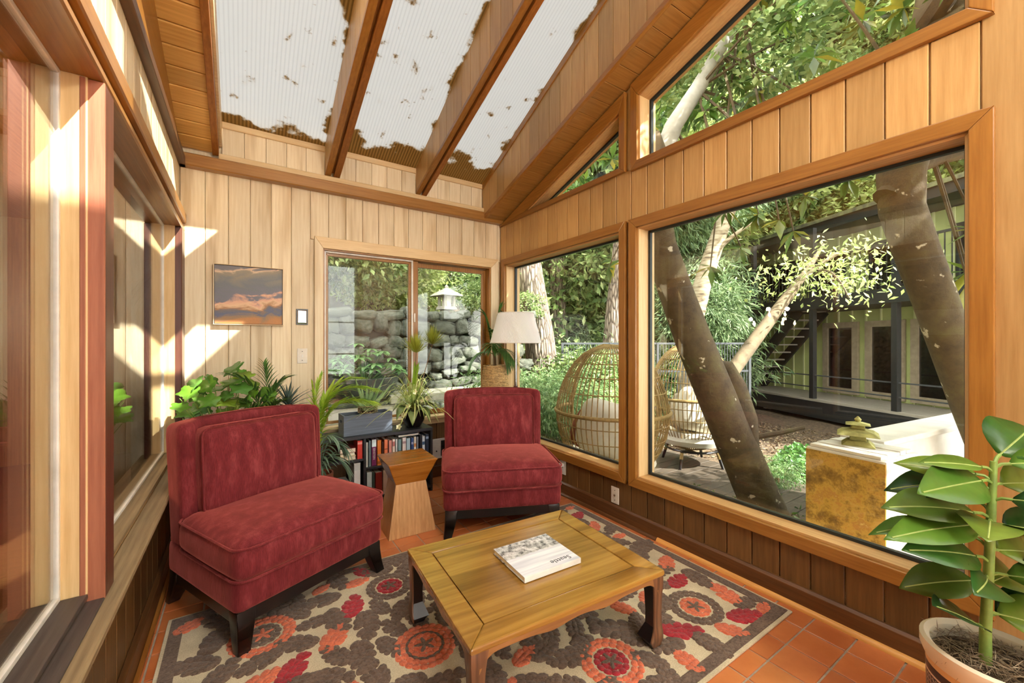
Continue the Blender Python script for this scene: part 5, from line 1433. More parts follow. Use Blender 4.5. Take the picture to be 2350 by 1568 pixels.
# ================================================================== OUTDOORS
nr2 = np.random.default_rng(17)
def noise2(x, y):
    return (np.sin(x * 1.3 + 0.7) * np.cos(y * 1.1 - 0.4) + 0.6 * np.sin(x * 2.9 + y * 2.1) + 0.4 * np.sin(x * 5.1 - y * 4.3)) / 2
def gz(x, y):
    """height of the garden"""
    x = np.asarray(x, float); y = np.asarray(y, float)
    z = -0.36 + 0.05 * noise2(x, y)
    z = z - 0.55 * np.clip((x - 6.0) / 5.0, 0, 1)
    z = z + 1.6 * np.clip((y - 9) / 8, 0, 1.5)
    return z
gx = np.concatenate([np.linspace(2.36, 9, 70), np.linspace(9.2, 34, 50)]); gy = np.concatenate([np.linspace(-14, -1, 30), np.linspace(-0.9, 9, 90), np.linspace(9.3, 34, 40)])
GX, GY = np.meshgrid(gx, gy, indexing='ij')
V = np.stack([GX, GY, gz(GX, GY) + nr2.normal(0, 0.008, GX.shape)], -1).reshape(-1, 3)
nx_, ny_ = len(gx), len(gy)
I = (np.arange(nx_ - 1)[:, None] * ny_ + np.arange(ny_ - 1)[None, :]).reshape(-1, 1)
Fq = np.concatenate([I, I + ny_, I + ny_ + 1, I + 1], 1)
M['mulch'] = plain('bark_mulch', (104, 84, 62), 0.95, nscale=16, amount=0.6, bmp=1.0, col2=(50, 40, 30))
garden = obj('garden_ground', np_mesh('garden_ground', V, Fq, M['mulch']), None); tag(garden, 'bark covered garden slope outside the right windows', kind='structure')
# loose mulch chips and leaves on the slope
n = 26000
cx = nr2.uniform(3.2, 11.5, n); cy = nr2.uniform(-2.5, 5.5, n)
P_ = np.stack([cx, cy, gz(cx, cy) + nr2.uniform(0.0, 0.03, n)], 1); D_ = nr2.normal(size=(n, 3)) * np.array([1, 1, 0.25])
M['chips'] = leafmat('mulch_chips', [(82, 64, 46), (128, 106, 80), (56, 44, 34), (156, 136, 108), (96, 84, 60)], 0.0, 0.9)
o = obj('mulch_litter', leaf_cloud('mulch_litter', P_, D_, nr2.uniform(0.03, 0.1, n), nr2.uniform(0.012, 0.03, n), M['chips'], nr2), None)
tag(o, 'loose bark chips and dry leaves on the garden slope', 'mulch', kind='stuff')
n = 15000
cx = nr2.uniform(3.4, 7.5, n); cy = nr2.uniform(0.9, 3.6, n)
keep = (cy > 1.0 + 0.25 * noise2(cx * 2, cy)) & (cy < 2.7 + 0.3 * np.sin(cx)) & (cx > 3.75 - 0.5 * (cy < 1.6))
cx, cy = cx[keep], cy[keep]; n = len(cx)
P_ = np.stack([cx, cy, gz(cx, cy) + nr2.uniform(0.0, 0.09, n)], 1); D_ = nr2.normal(size=(n, 3)) * np.array([1, 1, 0.5]) + np.array([0, 0, 0.3])
M['ivyg'] = leafmat('ground_ivy', [(52, 96, 44), (84, 132, 60), (110, 152, 78), (44, 80, 40)], 0.25, 0.4)
o = obj('ground_ivy', leaf_cloud('ground_ivy', P_, D_, nr2.uniform(0.04, 0.085, n), nr2.uniform(0.03, 0.06, n), M['ivyg'], nr2), None)
tag(o, 'green ivy covering the ground behind the leaning trunk', 'ground cover', kind='stuff')

# ---- patio boards outside
M['deckwood'] = wood('weathered_deck', (78, 66, 52), (42, 35, 28), 'X', 0.7, 0.25, bmp=0.4)
patio = MB().box(2.36, 4.9, 1.45, 6.6, -0.4, -0.282).build('patio_deck', M['deckwood']); tag(patio, 'weathered wooden patio under the wicker egg chairs', kind='structure')
for k in range(36): plank('deck_board', M['deckwood'], patio, 2.37, 4.9, 1.45 + k * 0.143, 1.45 + k * 0.143 + 0.138, -0.282, -0.25, 0.003)

# ---- foliage building blocks
def clump(name, n, mat, L, W, spread=1.0, flat=0.8, droop=0.3, shell=0.5, seed=1):
    r = np.random.default_rng(seed)
    d = r.normal(size=(n, 3)); d /= np.linalg.norm(d, axis=1, keepdims=True)
    # lumpy outline
    k = 1 + 0.28 * np.sin(3 * d[:, 0] + seed) * np.sin(4 * d[:, 1] - seed) + 0.2 * np.sin(7 * d[:, 2] + 5 * d[:, 0])
    rad_ = (shell + (1 - shell) * r.uniform(0, 1, n) ** 0.5) * k
    P = d * rad_[:, None] * np.array([1, 1, flat])
    Dd = d * 0.8 + r.normal(size=(n, 3)) * 0.6 - np.array([0, 0, droop])
    return leaf_cloud(name, P, Dd, r.uniform(0.6, 1.2, n) * L, r.uniform(0.6, 1.2, n) * W, mat, r)
M['fol_broad'] = leafmat('broad_foliage', [(84, 112, 66), (120, 148, 88), (156, 178, 112), (190, 204, 142), (104, 134, 80)], 0.4, 0.45)
M['fol_conifer'] = leafmat('conifer_foliage', [(86, 112, 78), (120, 146, 102), (160, 182, 132), (104, 130, 88)], 0.3, 0.6)
M['fol_maple'] = leafmat('laceleaf_foliage', [(88, 122, 76), (124, 158, 104), (160, 186, 128), (104, 138, 90)], 0.4, 0.5)
M['fol_yellow'] = leafmat('bright_foliage', [(164, 184, 104), (204, 214, 140), (140, 166, 92), (226, 228, 168)], 0.45, 0.45)
CL = {'broad': [clump('foliage', 2400, M['fol_broad'], 0.15, 0.075, seed=s_) for s_ in (1, 2)],
      'conifer': [clump('foliage', 3000, M['fol_conifer'], 0.2, 0.03, flat=0.7, droop=0.7, seed=s_) for s_ in (3, 4)],
      'maple': [clump('foliage', 3600, M['fol_maple'], 0.12, 0.03, flat=0.6, droop=0.8, shell=0.35, seed=s_) for s_ in (5, 6)],
      'yellow': [clump('foliage', 2400, M['fol_yellow'], 0.15, 0.075, seed=s_) for s_ in (7, 8)]}
M['bark_grey'] = plain('grey_bark', (150, 132, 112), 0.95, nscale=9, amount=0.6, bmp=1.0, col2=(84, 70, 58))
def ridged():
    m, nt, b = nodes('ridged_bark')
    co, _ = objcoord(nt, False)
    mp = nn(nt, 'ShaderNodeMapping'); mp.inputs['Scale'].default_value = (9, 9, 1.6); nt.links.new(co, mp.inputs[0])
    v = nn(nt, 'ShaderNodeTexVoronoi', Scale=2.0, feature='DISTANCE_TO_EDGE'); nt.links.new(mp.outputs[0], v.inputs['Vector'])
    r = ramp(nt, [(0.0, (70, 58, 50)), (0.2, (150, 134, 120)), (0.6, (186, 172, 158))]); nt.links.new(v.outputs['Distance'], r.inputs[0])
    nt.links.new(r.outputs[0], b.inputs['Base Color']); b.inputs['Roughness'].default_value = 0.95
    bump(nt, b, v.outputs['Distance'], 1.0, 0.06)
    return m
M['bark_ridge'] = ridged()
def smoothbark():
    m, nt, b = nodes('mossy_smooth_bark')
    co, _ = objcoord(nt, False)
    n1 = nn(nt, 'ShaderNodeTexNoise', Scale=6.0, Detail=8.0, Roughness=0.72); nt.links.new(co, n1.inputs['Vector'])
    n2 = nn(nt, 'ShaderNodeTexNoise', Scale=9.0, Detail=4.0); nt.links.new(co, n2.inputs['Vector'])
    r = ramp(nt, [(0.3, (60, 48, 36)), (0.5, (88, 74, 52)), (0.7, (102, 94, 60))]); nt.links.new(n1.outputs[0], r.inputs[0])
    r2 = ramp(nt, [(0.66, (0, 0, 0, 1)), (0.69, (1, 1, 1, 1))]); nt.links.new(n2.outputs[0], r2.inputs[0])
    nt.links.new(mixc(nt, r2.outputs[0], r.outputs[0], lin((206, 196, 176))), b.inputs['Base Color'])
    b.inputs['Roughness'].default_value = 0.85; bump(nt, b, n1.outputs[0], 0.6, 0.03)
    return m
M['bark_smooth'] = smoothbark()
def birchmat():
    m, nt, b = nodes('birch_bark')
    co, _ = objcoord(nt, False)
    mp = nn(nt, 'ShaderNodeMapping'); mp.inputs['Scale'].default_value = (2.5, 2.5, 11); nt.links.new(co, mp.inputs[0])
    n1 = nn(nt, 'ShaderNodeTexNoise', Scale=1.6, Detail=4.0); nt.links.new(mp.outputs[0], n1.inputs['Vector'])
    r = ramp(nt, [(0.32, (80, 66, 50)), (0.42, (134, 118, 92)), (0.6, (170, 158, 134))]); nt.links.new(n1.outputs[0], r.inputs[0])
    nt.links.new(r.outputs[0], b.inputs['Base Color']); b.inputs['Roughness'].default_value = 0.8
    return m
M['bark_birch'] = birchmat(); M['bark_log'] = plain('pale_peeling_log', (120, 104, 80), 0.9, nscale=6, amount=0.5, bmp=0.6)
def tree(name, label, pos, h, tr, clumps, kind, bark='bark_grey', group='trees in the garden', seed=0, trunk=True, lean=(0, 0)):
    r = random.Random(seed)
    t = thing(name, label, 'tree', pos, 0, group)
    if trunk:
        k = 7
        pts = [(lean[0] * (i / k) + r.uniform(-.05, .05), lean[1] * (i / k) + r.uniform(-.05, .05), h * i / k) for i in range(k + 1)]
        MB().tube(pts, [tr * (1.15 - 0.75 * i / k) for i in range(k + 1)], 12).build('trunk', M[bark], t, smooth=True)
    for (x, y, z, s_) in clumps:
        o = obj('crown', CL[kind][r.randrange(2)], None, t, (x, y, z), (r.uniform(-.3, .3), r.uniform(-.3, .3), r.uniform(0, 6.28)))
        o.scale = (s_ * r.uniform(.85, 1.15), s_ * r.uniform(.85, 1.15), s_ * r.uniform(.8, 1.1))
    return t
def polar(az, d):
    a = math.radians(az); return (d * math.sin(a), d * math.cos(a))
rb = random.Random(31)
backdrop = [  # azimuth from +Y, distance, height, kind, label
    (3, 13, 11, 'broad', 'broadleaf tree farthest left, above the stone wall'), (12, 11.5, 10, 'yellow', 'yellow green tree above the stone wall, seen through the sliding window'),
    (20, 12.5, 12, 'broad', 'mid green tree above the right part of the stone wall'), (28, 13, 12, 'yellow', 'pale green tree behind the stone lantern'),
    (35, 14, 14, 'conifer', 'conifer behind the ridged trunks at the left edge of the corner window'), (41, 12.5, 13, 'broad', 'green tree behind the middle of the corner window'),
    (47, 14, 14, 'conifer', 'conifer behind the right side of the corner window'), (53, 12.5, 13, 'conifer', 'feathery conifer behind the birch trunk'),
    (60, 20, 17, 'broad', 'tall tree rising behind the left end of the green building'), (66, 20, 18, 'yellow', 'sunlit tree rising behind the middle of the green building'),
    (72, 19, 18, 'broad', 'tall tree rising behind the green building near the thick trunk'), (79, 18, 17, 'yellow', 'bright tree rising behind the right end of the green building'), (87, 17, 16, 'broad', 'tree at the far right beyond the green building'),
    (56, 17, 19, 'yellow', 'tallest sunlit tree seen through the clerestory window'), (44, 19, 20, 'yellow', 'tall bright tree above the small triangular window')]
for i, (az, d, h, kind, lb) in enumerate(backdrop):
    x, y = polar(az, d); z0 = float(gz(x, y)) if x > 2.4 else 0.5
    cl = []
    lev = 0
    z = 1.2 if d < 15 else 2.2
    while z < h:
        f = z / h; wdt = 2.5 * (1 - 0.45 * f)
        for k in range(3 if f < .75 else 2):
            a = rb.uniform(0, 6.28); cl.append((math.cos(a) * wdt * .6, math.sin(a) * wdt * .6, z + rb.uniform(-.4, .4), rb.uniform(1.3, 1.75)))
        z += 1.25
    tree('garden_tree', lb, (x, y, z0), h, 0.22, cl, kind, seed=i)
# trunks and near trees
cf = thing('ridged_conifer', 'thick ridged conifer trunk behind the lamp in the corner window', 'tree', (5.5, 7.15, -0.3), 0, 'conifer trunks')
MB().tube([(.08, -.04, -.3), (.04, -.02, .8), (-.02, .02, 1.6), (-.15, .1, 2.54), (-.25, .17, 3.3), (-.4, .27, 5), (-.6, .4, 8)], [.42, .36, .33, .31, .30, .27, .22], 20).build('trunk', M['bark_ridge'], cf, smooth=True)
cf = thing('ridged_conifer', 'slimmer ridged trunk right of the thick conifer', 'tree', (6.85, 8.05, -0.3), 0, 'conifer trunks')
MB().tube([(0, 0, -.3), (.0, 0, 1), (-.05, .05, 2.5), (-.1, .06, 4.2), (-.15, .1, 7)], [.26, .22, .2, .19, .16], 14).build('trunk', M['bark_ridge'], cf, smooth=True)
cf = thing('ridged_conifer', 'pale peeling trunk at the right edge of the corner window', 'tree', (7.2, 6.62, -0.3), 0, 'conifer trunks')
MB().tube([(0, 0, -.3), (-.05, .03, .8), (.05, -.03, 2.4), (.17, -.1, 3.8), (.3, -.2, 7)], [.3, .24, .2, .18, .14], 14).build('trunk', M['bark_ridge'], cf, smooth=True)
bi = thing('birch_tree', 'white barked birch leaning right beside the green building', 'tree', (8.2, 5.4, -0.75))
bo = Vector(bi.location)
MB().tube([Vector(p) - bo for p in ((8.15, 5.42, -1.0), (8.19, 5.37, .12), (8.31, 5.29, 1.66), (8.47, 5.19, 2.44), (8.65, 5.07, 3.11), (8.87, 4.92, 3.88), (9.11, 4.76, 4.56), (9.73, 4.59, 6.0), (10.2, 4.5, 7.5))], [.24, .22, .2, .19, .175, .16, .14, .11, .07], 14).build('trunk', M['bark_birch'], bi, smooth=True)
for a, b, c in (((8.87, 4.92, 3.88), (8.6, 4.9, 4.6), (8.3, 5.0, 5.4)), ((8.65, 5.07, 3.1), (8.8, 4.7, 3.6), (9.0, 4.2, 3.8))):
    MB().tube([p - bo for p in curve3(a, b, c)], [.06 - .005 * i for i in range(9)], 8).build('branch', M['bark_birch'], bi, smooth=True)
for x, y, z, s_ in ((9.9, 4.6, 6.2, 1.1), (8.6, 5.0, 5.9, 1.0), (9.3, 4.1, 5.4, .8)): obj('crown', CL['yellow'][0], None, bi, Vector((x, y, z)) - bo).scale = (s_, s_, s_ * .8)
lg = thing('birch_log', 'pale leaning birch limb slanting up in front of the staircase', 'branch', (6.31, 3.5, -0.4))
bo = Vector(lg.location)
MB().tube([Vector(p) - bo for p in ((5.6, 3.55, -.42), (6.31, 3.5, .58), (6.64, 3.4, .96), (7.25, 3.35, 1.45), (7.89, 3.29, 1.96), (8.67, 3.26, 2.52), (9.29, 3.2, 3.11))], [.13, .11, .105, .1, .09, .06, .02], 12).build('limb', M['bark_log'], lg, smooth=True)
MB().tube([p - bo for p in curve3((8.0, 3.3, 2.05), (8.3, 3.0, 2.6), (8.5, 2.6, 2.8))], .03, 6).build('twig', M['bark_birch'], lg)
_n = 750; _c = np.array([8.5, 2.85, 2.45]) - np.array(lg.location)
_P = _c + nr2.normal(size=(_n, 3)) * np.array([.55, .5, .28]); _D = nr2.normal(size=(_n, 3)) - np.array([0, 0, .5])
obj('foliage', leaf_cloud('foliage', _P, _D, nr2.uniform(.08, .15, _n), nr2.uniform(.035, .06, _n), M['fol_yellow'], nr2), None, lg)
for a, c in (((8.67, 3.26, 2.52), (9.2, 2.9, 2.2)), ((8.3, 3.0, 2.4), (7.6, 2.3, 1.9))): MB().tube([p - bo for p in curve3(a, ((a[0] + c[0]) / 2, (a[1] + c[1]) / 2, a[2] + .2), c)], .015, 5).build('twig', M['bark_log'], lg)
# leaning tree 1
t1 = thing('leaning_tree', 'smooth brown trunk leaning left across the big window in front of the egg chairs', 'tree', (3.95, 1.7, -0.4)); bo = Vector(t1.location)
T1 = [(3.97, 1.69, -.6), (3.74, 1.78, -.07), (3.54, 1.85, .36), (3.34, 1.93, .82), (3.16, 2.01, 1.26), (3.02, 2.08, 1.66), (2.89, 2.14, 2.06), (2.86, 2.18, 2.5), (2.88, 2.19, 2.85), (2.93, 2.19, 3.02)]
MB().tube([Vector(p) - bo for p in T1], [.19, .17, .16, .152, .145, .135, .125, .115, .1, .02], 18).build('trunk', M['bark_smooth'], t1, smooth=True)
MB().tube([Vector(p) - bo for p in ((3.62, 1.82, .2), (3.57, 1.83, .59), (3.52, 1.87, .85), (3.45, 1.91, 1.03), (3.40, 1.94, 1.06))], [.12, .13, .11, .08, .03], 12).build('stub', M['bark_smooth'], t1, smooth=True)
MB().tube([Vector(p) - bo for p in ((3.5, 1.85, .40), (3.8, 1.62, .47), (3.95, 1.5, .52))], [.03, .022, .015], 8).build('twig', M['bark_smooth'], t1)
BR1 = [(2.87, 2.185, 2.6), (3.09, 2.15, 3.1), (3.36, 2.1, 3.48), (3.61, 2.04, 3.88), (3.88, 1.99, 4.36), (4.12, 1.95, 5.02)]
MB().tube([Vector(p) - bo for p in BR1], [.085, .075, .068, .062, .055, .04], 12).build('limb', plain('pale_bark', (170, 166, 156), 0.9, nscale=7, amount=0.35, bmp=0.5), t1, smooth=True)
MB().tube([p - bo for p in curve3((2.88, 2.19, 2.8), (2.9, 2.6, 3.3), (3.1, 3.2, 3.7))], [.06, .055, .05, .045, .04, .035, .03, .025, .02], 8).build('limb', M['bark_smooth'], t1, smooth=True)
t2 = thing('fork_tree', 'thick dark trunk forking at the right side of the big window', 'tree', (4.4, 0.45, -0.4)); bo2 = Vector(t2.location)
T2 = [(4.585, 0.344, -0.5), (4.265, 0.484, 0.4), (4.095, 0.574, 0.82), (3.955, 0.644, 1.2), (3.815, 0.704, 1.55), (3.725, 0.774, 1.87), (3.655, 0.824, 2.13), (3.635, 0.824, 2.36), (3.795, 0.784, 2.82), (3.995, 0.714, 3.42), (4.145, 0.674, 4.1), (4.285, 0.544, 5.2)]
MB().tube([Vector(p) - bo2 for p in T2], [.13, .11, .105, .108, .112, .116, .118, .125, .14, .145, .13, .1], 18).build('trunk', M['bark_smooth'], t2, smooth=True)
MB().tube([Vector(p) - bo2 for p in ((3.57, .88, 2.2), (3.73, .79, 2.41), (3.91, .71, 2.49), (4.24, .55, 2.58), (4.78, .32, 2.75))], [.08, .062, .052, .045, .035], 10).build('limb', M['bark_smooth'], t2, smooth=True)
MB().tube([p - bo2 for p in curve3((3.9, .68, 1.15), (4.3, .3, 1.35), (4.7, -.1, 1.5))], [.04, .038, .034, .03, .026, .022, .02, .018, .015], 8).build('limb', M['bark_smooth'], t2, smooth=True)
MB().tube([p - bo2 for p in curve3((3.9, .77, 3.4), (3.4, .1, 4.0), (3.1, -.8, 4.2))], [.08 - .006 * i for i in range(9)], 8).build('limb', M['bark_smooth'], t2, smooth=True)
# crown clumps mostly out of view, added to shade the picture window
rq = random.Random(77)
for k in range(22):
    x, y, z = rq.uniform(2.75, 3.7), rq.uniform(-2.4, -0.1), rq.uniform(2.9, 4.3)
    o = obj('crown', CL['broad'][k % 2], None, t2, Vector((x, y, z)) - bo2, (rq.uniform(-.3, .3), rq.uniform(-.3, .3), rq.uniform(0, 6))); s_ = rq.uniform(.5, .62); o.scale = (s_, s_, s_)
for k in range(13):  # further unseen clumps, added to shade the trunks and patio
    x, y, z = rq.uniform(4.8, 6.0), rq.uniform(-2.1, -1.0), 2.5 + 3.6 * k / 12
    o = obj('crown', CL['broad'][k % 2], None, t2, Vector((x, y, z)) - bo2, (0, 0, rq.uniform(0, 6))); s_ = rq.uniform(.6, .8); o.scale = (s_, s_, s_)
for k in range(14):  # unseen clumps added high over the house to shade the stone wall
    x, y, z = rq.uniform(3.0, 6.6), rq.uniform(-1.0, 2.2), rq.uniform(7.6, 9.6)
    o = obj('crown', CL['broad'][k % 2], None, t2, Vector((x, y, z)) - bo2, (0, 0, rq.uniform(0, 6))); s_ = rq.uniform(.9, 1.2); o.scale = (s_, s_, s_ * .7)
MB().tube([Vector(p) - bo2 for p in ((4.28, .55, 5.1), (4.5, .4, 6.5), (4.7, .5, 8.6))], [.1, .09, .04], 10).build('limb', M['bark_smooth'], t2, smooth=True)
# large leaved sprays of the two near trees
lfm = leaf_cloud('leaf', np.zeros((1, 3)), np.array([[0, 1.0, 0.0]]), 0.17, 0.058, None, np.random.default_rng(1), 0.2, np.array([[0, 0, 1.0]]))
M['rhodo'] = leafmat('rhododendron_leaves', [(52, 92, 38), (86, 128, 56), (120, 156, 76), (70, 110, 48), (190, 176, 60), (100, 142, 62)], 0.3, 0.35, 'object', 0.6)
M['rhodo_m'] = leafmat('rhododendron_leaves_far', [(52, 92, 38), (86, 128, 56), (120, 156, 76), (70, 110, 48), (150, 180, 80)], 0.35, 0.35)
lfm.materials.append(M['rhodo']); lfm.polygons.foreach_set('use_smooth', [True] * len(lfm.polygons))
rs = random.Random(12); leaf_count = 0; farP, farD = [], []
hang = [(3.49, 1.65, 2.28), (3.58, 1.35, 2.36), (3.68, 1.88, 2.08), (3.1, 2.9, 2.0), (3.25, 3.0, 2.1), (3.5, 1.5, 2.2), (3.2, 1.75, 2.3), (3.62, 1.1, 2.42), (3.75, 1.5, 2.15), (3.4, 2.0, 1.9), (4.1, 0.55, 2.0), (4.15, 0.6, 1.65), (4.3, .62, 1.75)]
ros = list(hang)
for k in range(120):
    if k % 4: yw = rs.uniform(.35, 1.75); zw = rs.uniform(2.4, zr(yw) + .1)
    else: yw = rs.uniform(1.95, 3.05); zw = rs.uniform(2.4, zr(yw) + .1)
    kk = rs.uniform(1.35, 2.1); ros.append((2.29 * kk, yw * kk, 1.25 + (zw - 1.25) * kk))
limbs = []
for i, p in enumerate(ros):
    p = Vector(p); owner, off = (t2, bo2) if p.y < 1.3 else (t1, bo)
    off = Vector(owner.location)
    ax = Vector((rs.uniform(-1, 1), rs.uniform(-1, 1), rs.uniform(-.6, .6) if i >= len(hang) else -.5)).normalized()
    near = i < len(hang) or p.x < 4.0
    m = rs.randint(6, 9)
    for k in range(m):
        a = 2 * math.pi * k / m + rs.uniform(-.2, .2)
        q_ = ax.orthogonal().normalized(); q_ = (Matrix.Rotation(a, 3, ax) @ q_)
        dvec = (q_ + ax * rs.uniform(.1, .7) + Vector((0, 0, -.25))).normalized()
        if leaf_count < 290 and near:
            leaf_count += 1
            o = obj('leaf', lfm, None, owner, p - off, dvec.to_track_quat('Y', 'Z').to_euler()); s_ = rs.uniform(.75, 1.25); o.scale = (s_, s_, s_)
        else: farP.append(tuple(p - Vector(t1.location))); farD.append(tuple(dvec))
    if i < len(hang) or i % 12 == 0:
        src = Vector(BR1[rs.randrange(1, 5)]) if p.y > 1.3 else Vector(T2[8])
        MB().tube([x - off for x in curve3(src, src.lerp(p, .6) + Vector((0, 0, .08)), p)], [.014 - .001 * j for j in range(9)], 5).build('twig', M['bark_smooth'], owner)
farP, farD = np.array(farP), np.array(farD)
o = obj('leaf_sprays', leaf_cloud('leaf_sprays', farP, farD, nr2.uniform(.11, .17, len(farP)), .05, M['rhodo_m'], nr2, .2), None, t1); tag(o, kind='stuff')
for k in range(9):
    o = obj('crown', CL['broad'][k % 2], None, t1, Vector((rs.uniform(3.8, 5.2), rs.uniform(1.5, 4.6), rs.uniform(3.6, 5.6))) - Vector(t1.location), (0, 0, rs.uniform(0, 6))); s_ = rs.uniform(.5, .8); o.scale = (s_, s_, s_ * .7)
# shrubs
for i, (x, y, z, s_, kd, lb) in enumerate(((3.5, 4.5, .35, .75, 'maple', 'feathery laceleaf maple shrub behind the lamp'), (3.0, 5.0, .1, .6, 'maple', 'low feathery shrub left of the egg chair'), (4.4, 4.7, .1, .55, 'broad', 'rounded green shrub behind the front egg chair'),
                                           (6.2, 6.1, .5, .9, 'broad', 'leafy shrub beside the metal fence'), (5.6, 5.6, .15, .5, 'yellow', 'small bright shrub under the metal fence'), (7.6, 7.4, 1.0, 1.1, 'conifer', 'dense evergreen shrub behind the metal fence'),
                                           (6.2, 3.9, -.1, .45, 'maple', 'fern clump right of the rear egg chair'), (4.6, 2.0, -.22, .3, 'maple', 'fern beside the foot of the leaning trunk'), (9.5, 7.2, .6, 1.3, 'broad', 'shrub at the left end of the green building'))):
    t = thing('shrub', lb, 'shrub', (x, y, float(gz(x, y)) if not (x < 4.9 and y < 6.6) else -0.25), 0, 'garden shrubs')
    for k in range(3 if s_ > .4 else 1):
        o = obj('foliage', CL[kd][k % 2], None, t, (rs.uniform(-.4, .4) * s_, rs.uniform(-.4, .4) * s_, z + .3 - .0 + rs.uniform(-.2, .2) * s_), (0, 0, rs.uniform(0, 6))); o.scale = (s_, s_, s_ * .85)
    MB().tube([(0, 0, -.1), (0.03, 0, z + .3)], .02, 6).build('stem', M['bark'], t)

# ---- wicker egg chairs
M['wicker'] = plain('straw_wicker', (166, 138, 84), 0.7, nscale=30, amount=0.4)
M['cushion'] = plain('cream_cushion', (232, 228, 214), 0.9, nscale=12, amount=0.08)
M['pillow'] = plain('mottled_pillow', (206, 194, 174), 0.9, nscale=18, amount=0.45)
def eggchair(label, loc, rz, r, pil, plabel):
    t = thing('egg_chair', label, 'chair', loc, rz, 'wicker egg chairs on the patio')
    H2 = 0.64; zc = 0.82
    def prof(f):   # f 0 bottom .. 1 top
        z = -math.cos(math.pi * f); k = math.sin(math.pi * f) ** 0.85
        return r * k * (1 - 0.10 * max(0, z)), zc + H2 * z
    mb = MB(); opn = math.radians(56)
    for k in range(46):
        a = opn + (2 * math.pi - 2 * opn) * k / 45
        mb.tube([(prof(f)[0] * math.cos(a), prof(f)[0] * math.sin(a), prof(f)[1]) for f in [0.06 + .9 * i / 14 for i in range(15)]], 0.0055, 5)
    for f in (0.1, .17, .24, .31, .38, .45, .6, .68, .76, .84, .9):
        mb.tube([(prof(f)[0] * 1.005 * math.cos(opn + (2 * math.pi - 2 * opn) * k / 40), prof(f)[0] * 1.005 * math.sin(opn + (2 * math.pi - 2 * opn) * k / 40), prof(f)[1]) for k in range(41)], 0.005, 5)
    mb.build('wicker_cage', M['wicker'], t, smooth=True)
    z5 = prof(.5)
    MB().tube([(z5[0] * 1.01 * math.cos(opn + (2 * math.pi - 2 * opn) * k / 40), z5[0] * 1.01 * math.sin(opn + (2 * math.pi - 2 * opn) * k / 40), z5[1]) for k in range(41)], .018, 8).build('belt', M['wicker'], t, smooth=True)
    rim = []
    for k in range(48):
        f = k / 48 * 2
        if f <= 1: g_, sg = 0.05 + .9 * f, 1
        else: g_, sg = 0.05 + .9 * (2 - f), -1
        rr, z = prof(g_); rim.append((rr * math.cos(opn), sg * rr * math.sin(opn), z))
    MB().tube(rim, .02, 8, True).build('rim', M['wicker'], t, smooth=True)
    MB().lathe([(0.0, .27), (r * .72, .27), (r * .78, .33), (r * .74, .42), (0, .46)], 32).build('seat_cushion', M['cushion'], t, smooth=True)
    me = rbox(.5, .18, .5, .08, 8, puff=.05); o = obj('back_cushion', me, M['cushion'], t, (-r * .45, 0, .68), (0, math.radians(-14), math.pi / 2))
    if pil:
        me = rbox(.42, .16, .42, .07, 8, puff=.05); o = obj('pillow', me, pil, t, (-r * .2, .12, .62), (0, math.radians(-25), math.pi / 2 + .4))
    MB().tube([(.3 * math.cos(2 * math.pi * k / 32), .3 * math.sin(2 * math.pi * k / 32), .2) for k in range(32)], .014, 8, True).build('base_ring', M['black'], t, smooth=True)
    for k in range(4):
        a = math.pi / 4 + k * math.pi / 2
        lg_ = MB().tube([(.29 * math.cos(a), .29 * math.sin(a), .21), (.36 * math.cos(a), .36 * math.sin(a), 0.0)], [.02, .016], 8).build('leg', M['black'], t, smooth=True)
        MB().tube([(.3 * math.cos(a), .3 * math.sin(a), .18), (.325 * math.cos(a), .325 * math.sin(a), .11)], .0205, 8).build('leg_wrap', M['wicker'], lg_)
    return t
M['rust'] = plain('rust_pillow', (150, 84, 58), 0.9, nscale=14)
eggchair('nearer wicker egg chair with a rust pillow, seen through both right windows', (3.03, 2.80, -0.2495), math.radians(38), .54, M['rust'], '')
eggchair('farther wicker egg chair with a mottled pillow, behind the leaning trunk', (4.6, 2.95, -0.2495), math.radians(58), .5, M['pillow'], '')

# ---- concrete pedestal and planter wall
def mossy():
    m, nt, b = nodes('mossy_concrete')
    co, _ = objcoord(nt, False)
    n1 = nn(nt, 'ShaderNodeTexNoise', Scale=9.0, Detail=9.0, Roughness=0.75); nt.links.new(co, n1.inputs['Vector'])
    g = nn(nt, 'ShaderNodeNewGeometry'); sp = nn(nt, 'ShaderNodeSeparateXYZ'); nt.links.new(g.outputs['True Normal'], sp.inputs[0])
    r = ramp(nt, [(0.3, (86, 62, 24)), (0.44, (140, 108, 42)), (0.54, (190, 152, 66)), (0.62, (170, 122, 56)), (0.72, (206, 174, 100))]); nt.links.new(n1.outputs[0], r.inputs[0])
    r2 = ramp(nt, [(0.35, (196, 186, 172)), (0.6, (232, 228, 220))]); nt.links.new(n1.outputs[0], r2.inputs[0])
    nt.links.new(r.outputs[0], b.inputs['Base Color']); b.inputs['Roughness'].default_value = 0.95; bump(nt, b, n1.outputs[0], 0.5, 0.02)
    m2 = plain('pale_concrete', (226, 222, 214), 0.95, nscale=6, amount=0.15, bmp=0.3)
    return m, m2
M['moss_conc'], M['conc'] = mossy()
pd = thing('concrete_pedestal', 'square concrete pedestal with a yellow lichened face outside the big window', 'pedestal', (3.1, 0.88, -0.4), math.radians(-7))
MB().box(-.2, .2, -.2, .2, 0, 1.0).build('block', M['conc'], pd, .015)
MB().box(-.206, -.199, -.196, .196, 0, .985).build('lichened_face', M['moss_conc'], pd, .003)
for k in range(5): MB().box(-.19 + k * .075, -.19 + k * .075 + .07, -.17, .18, 1.0, 1.018 + .004 * (k % 2)).build('cap_slat', M['conc'], pd, .003)
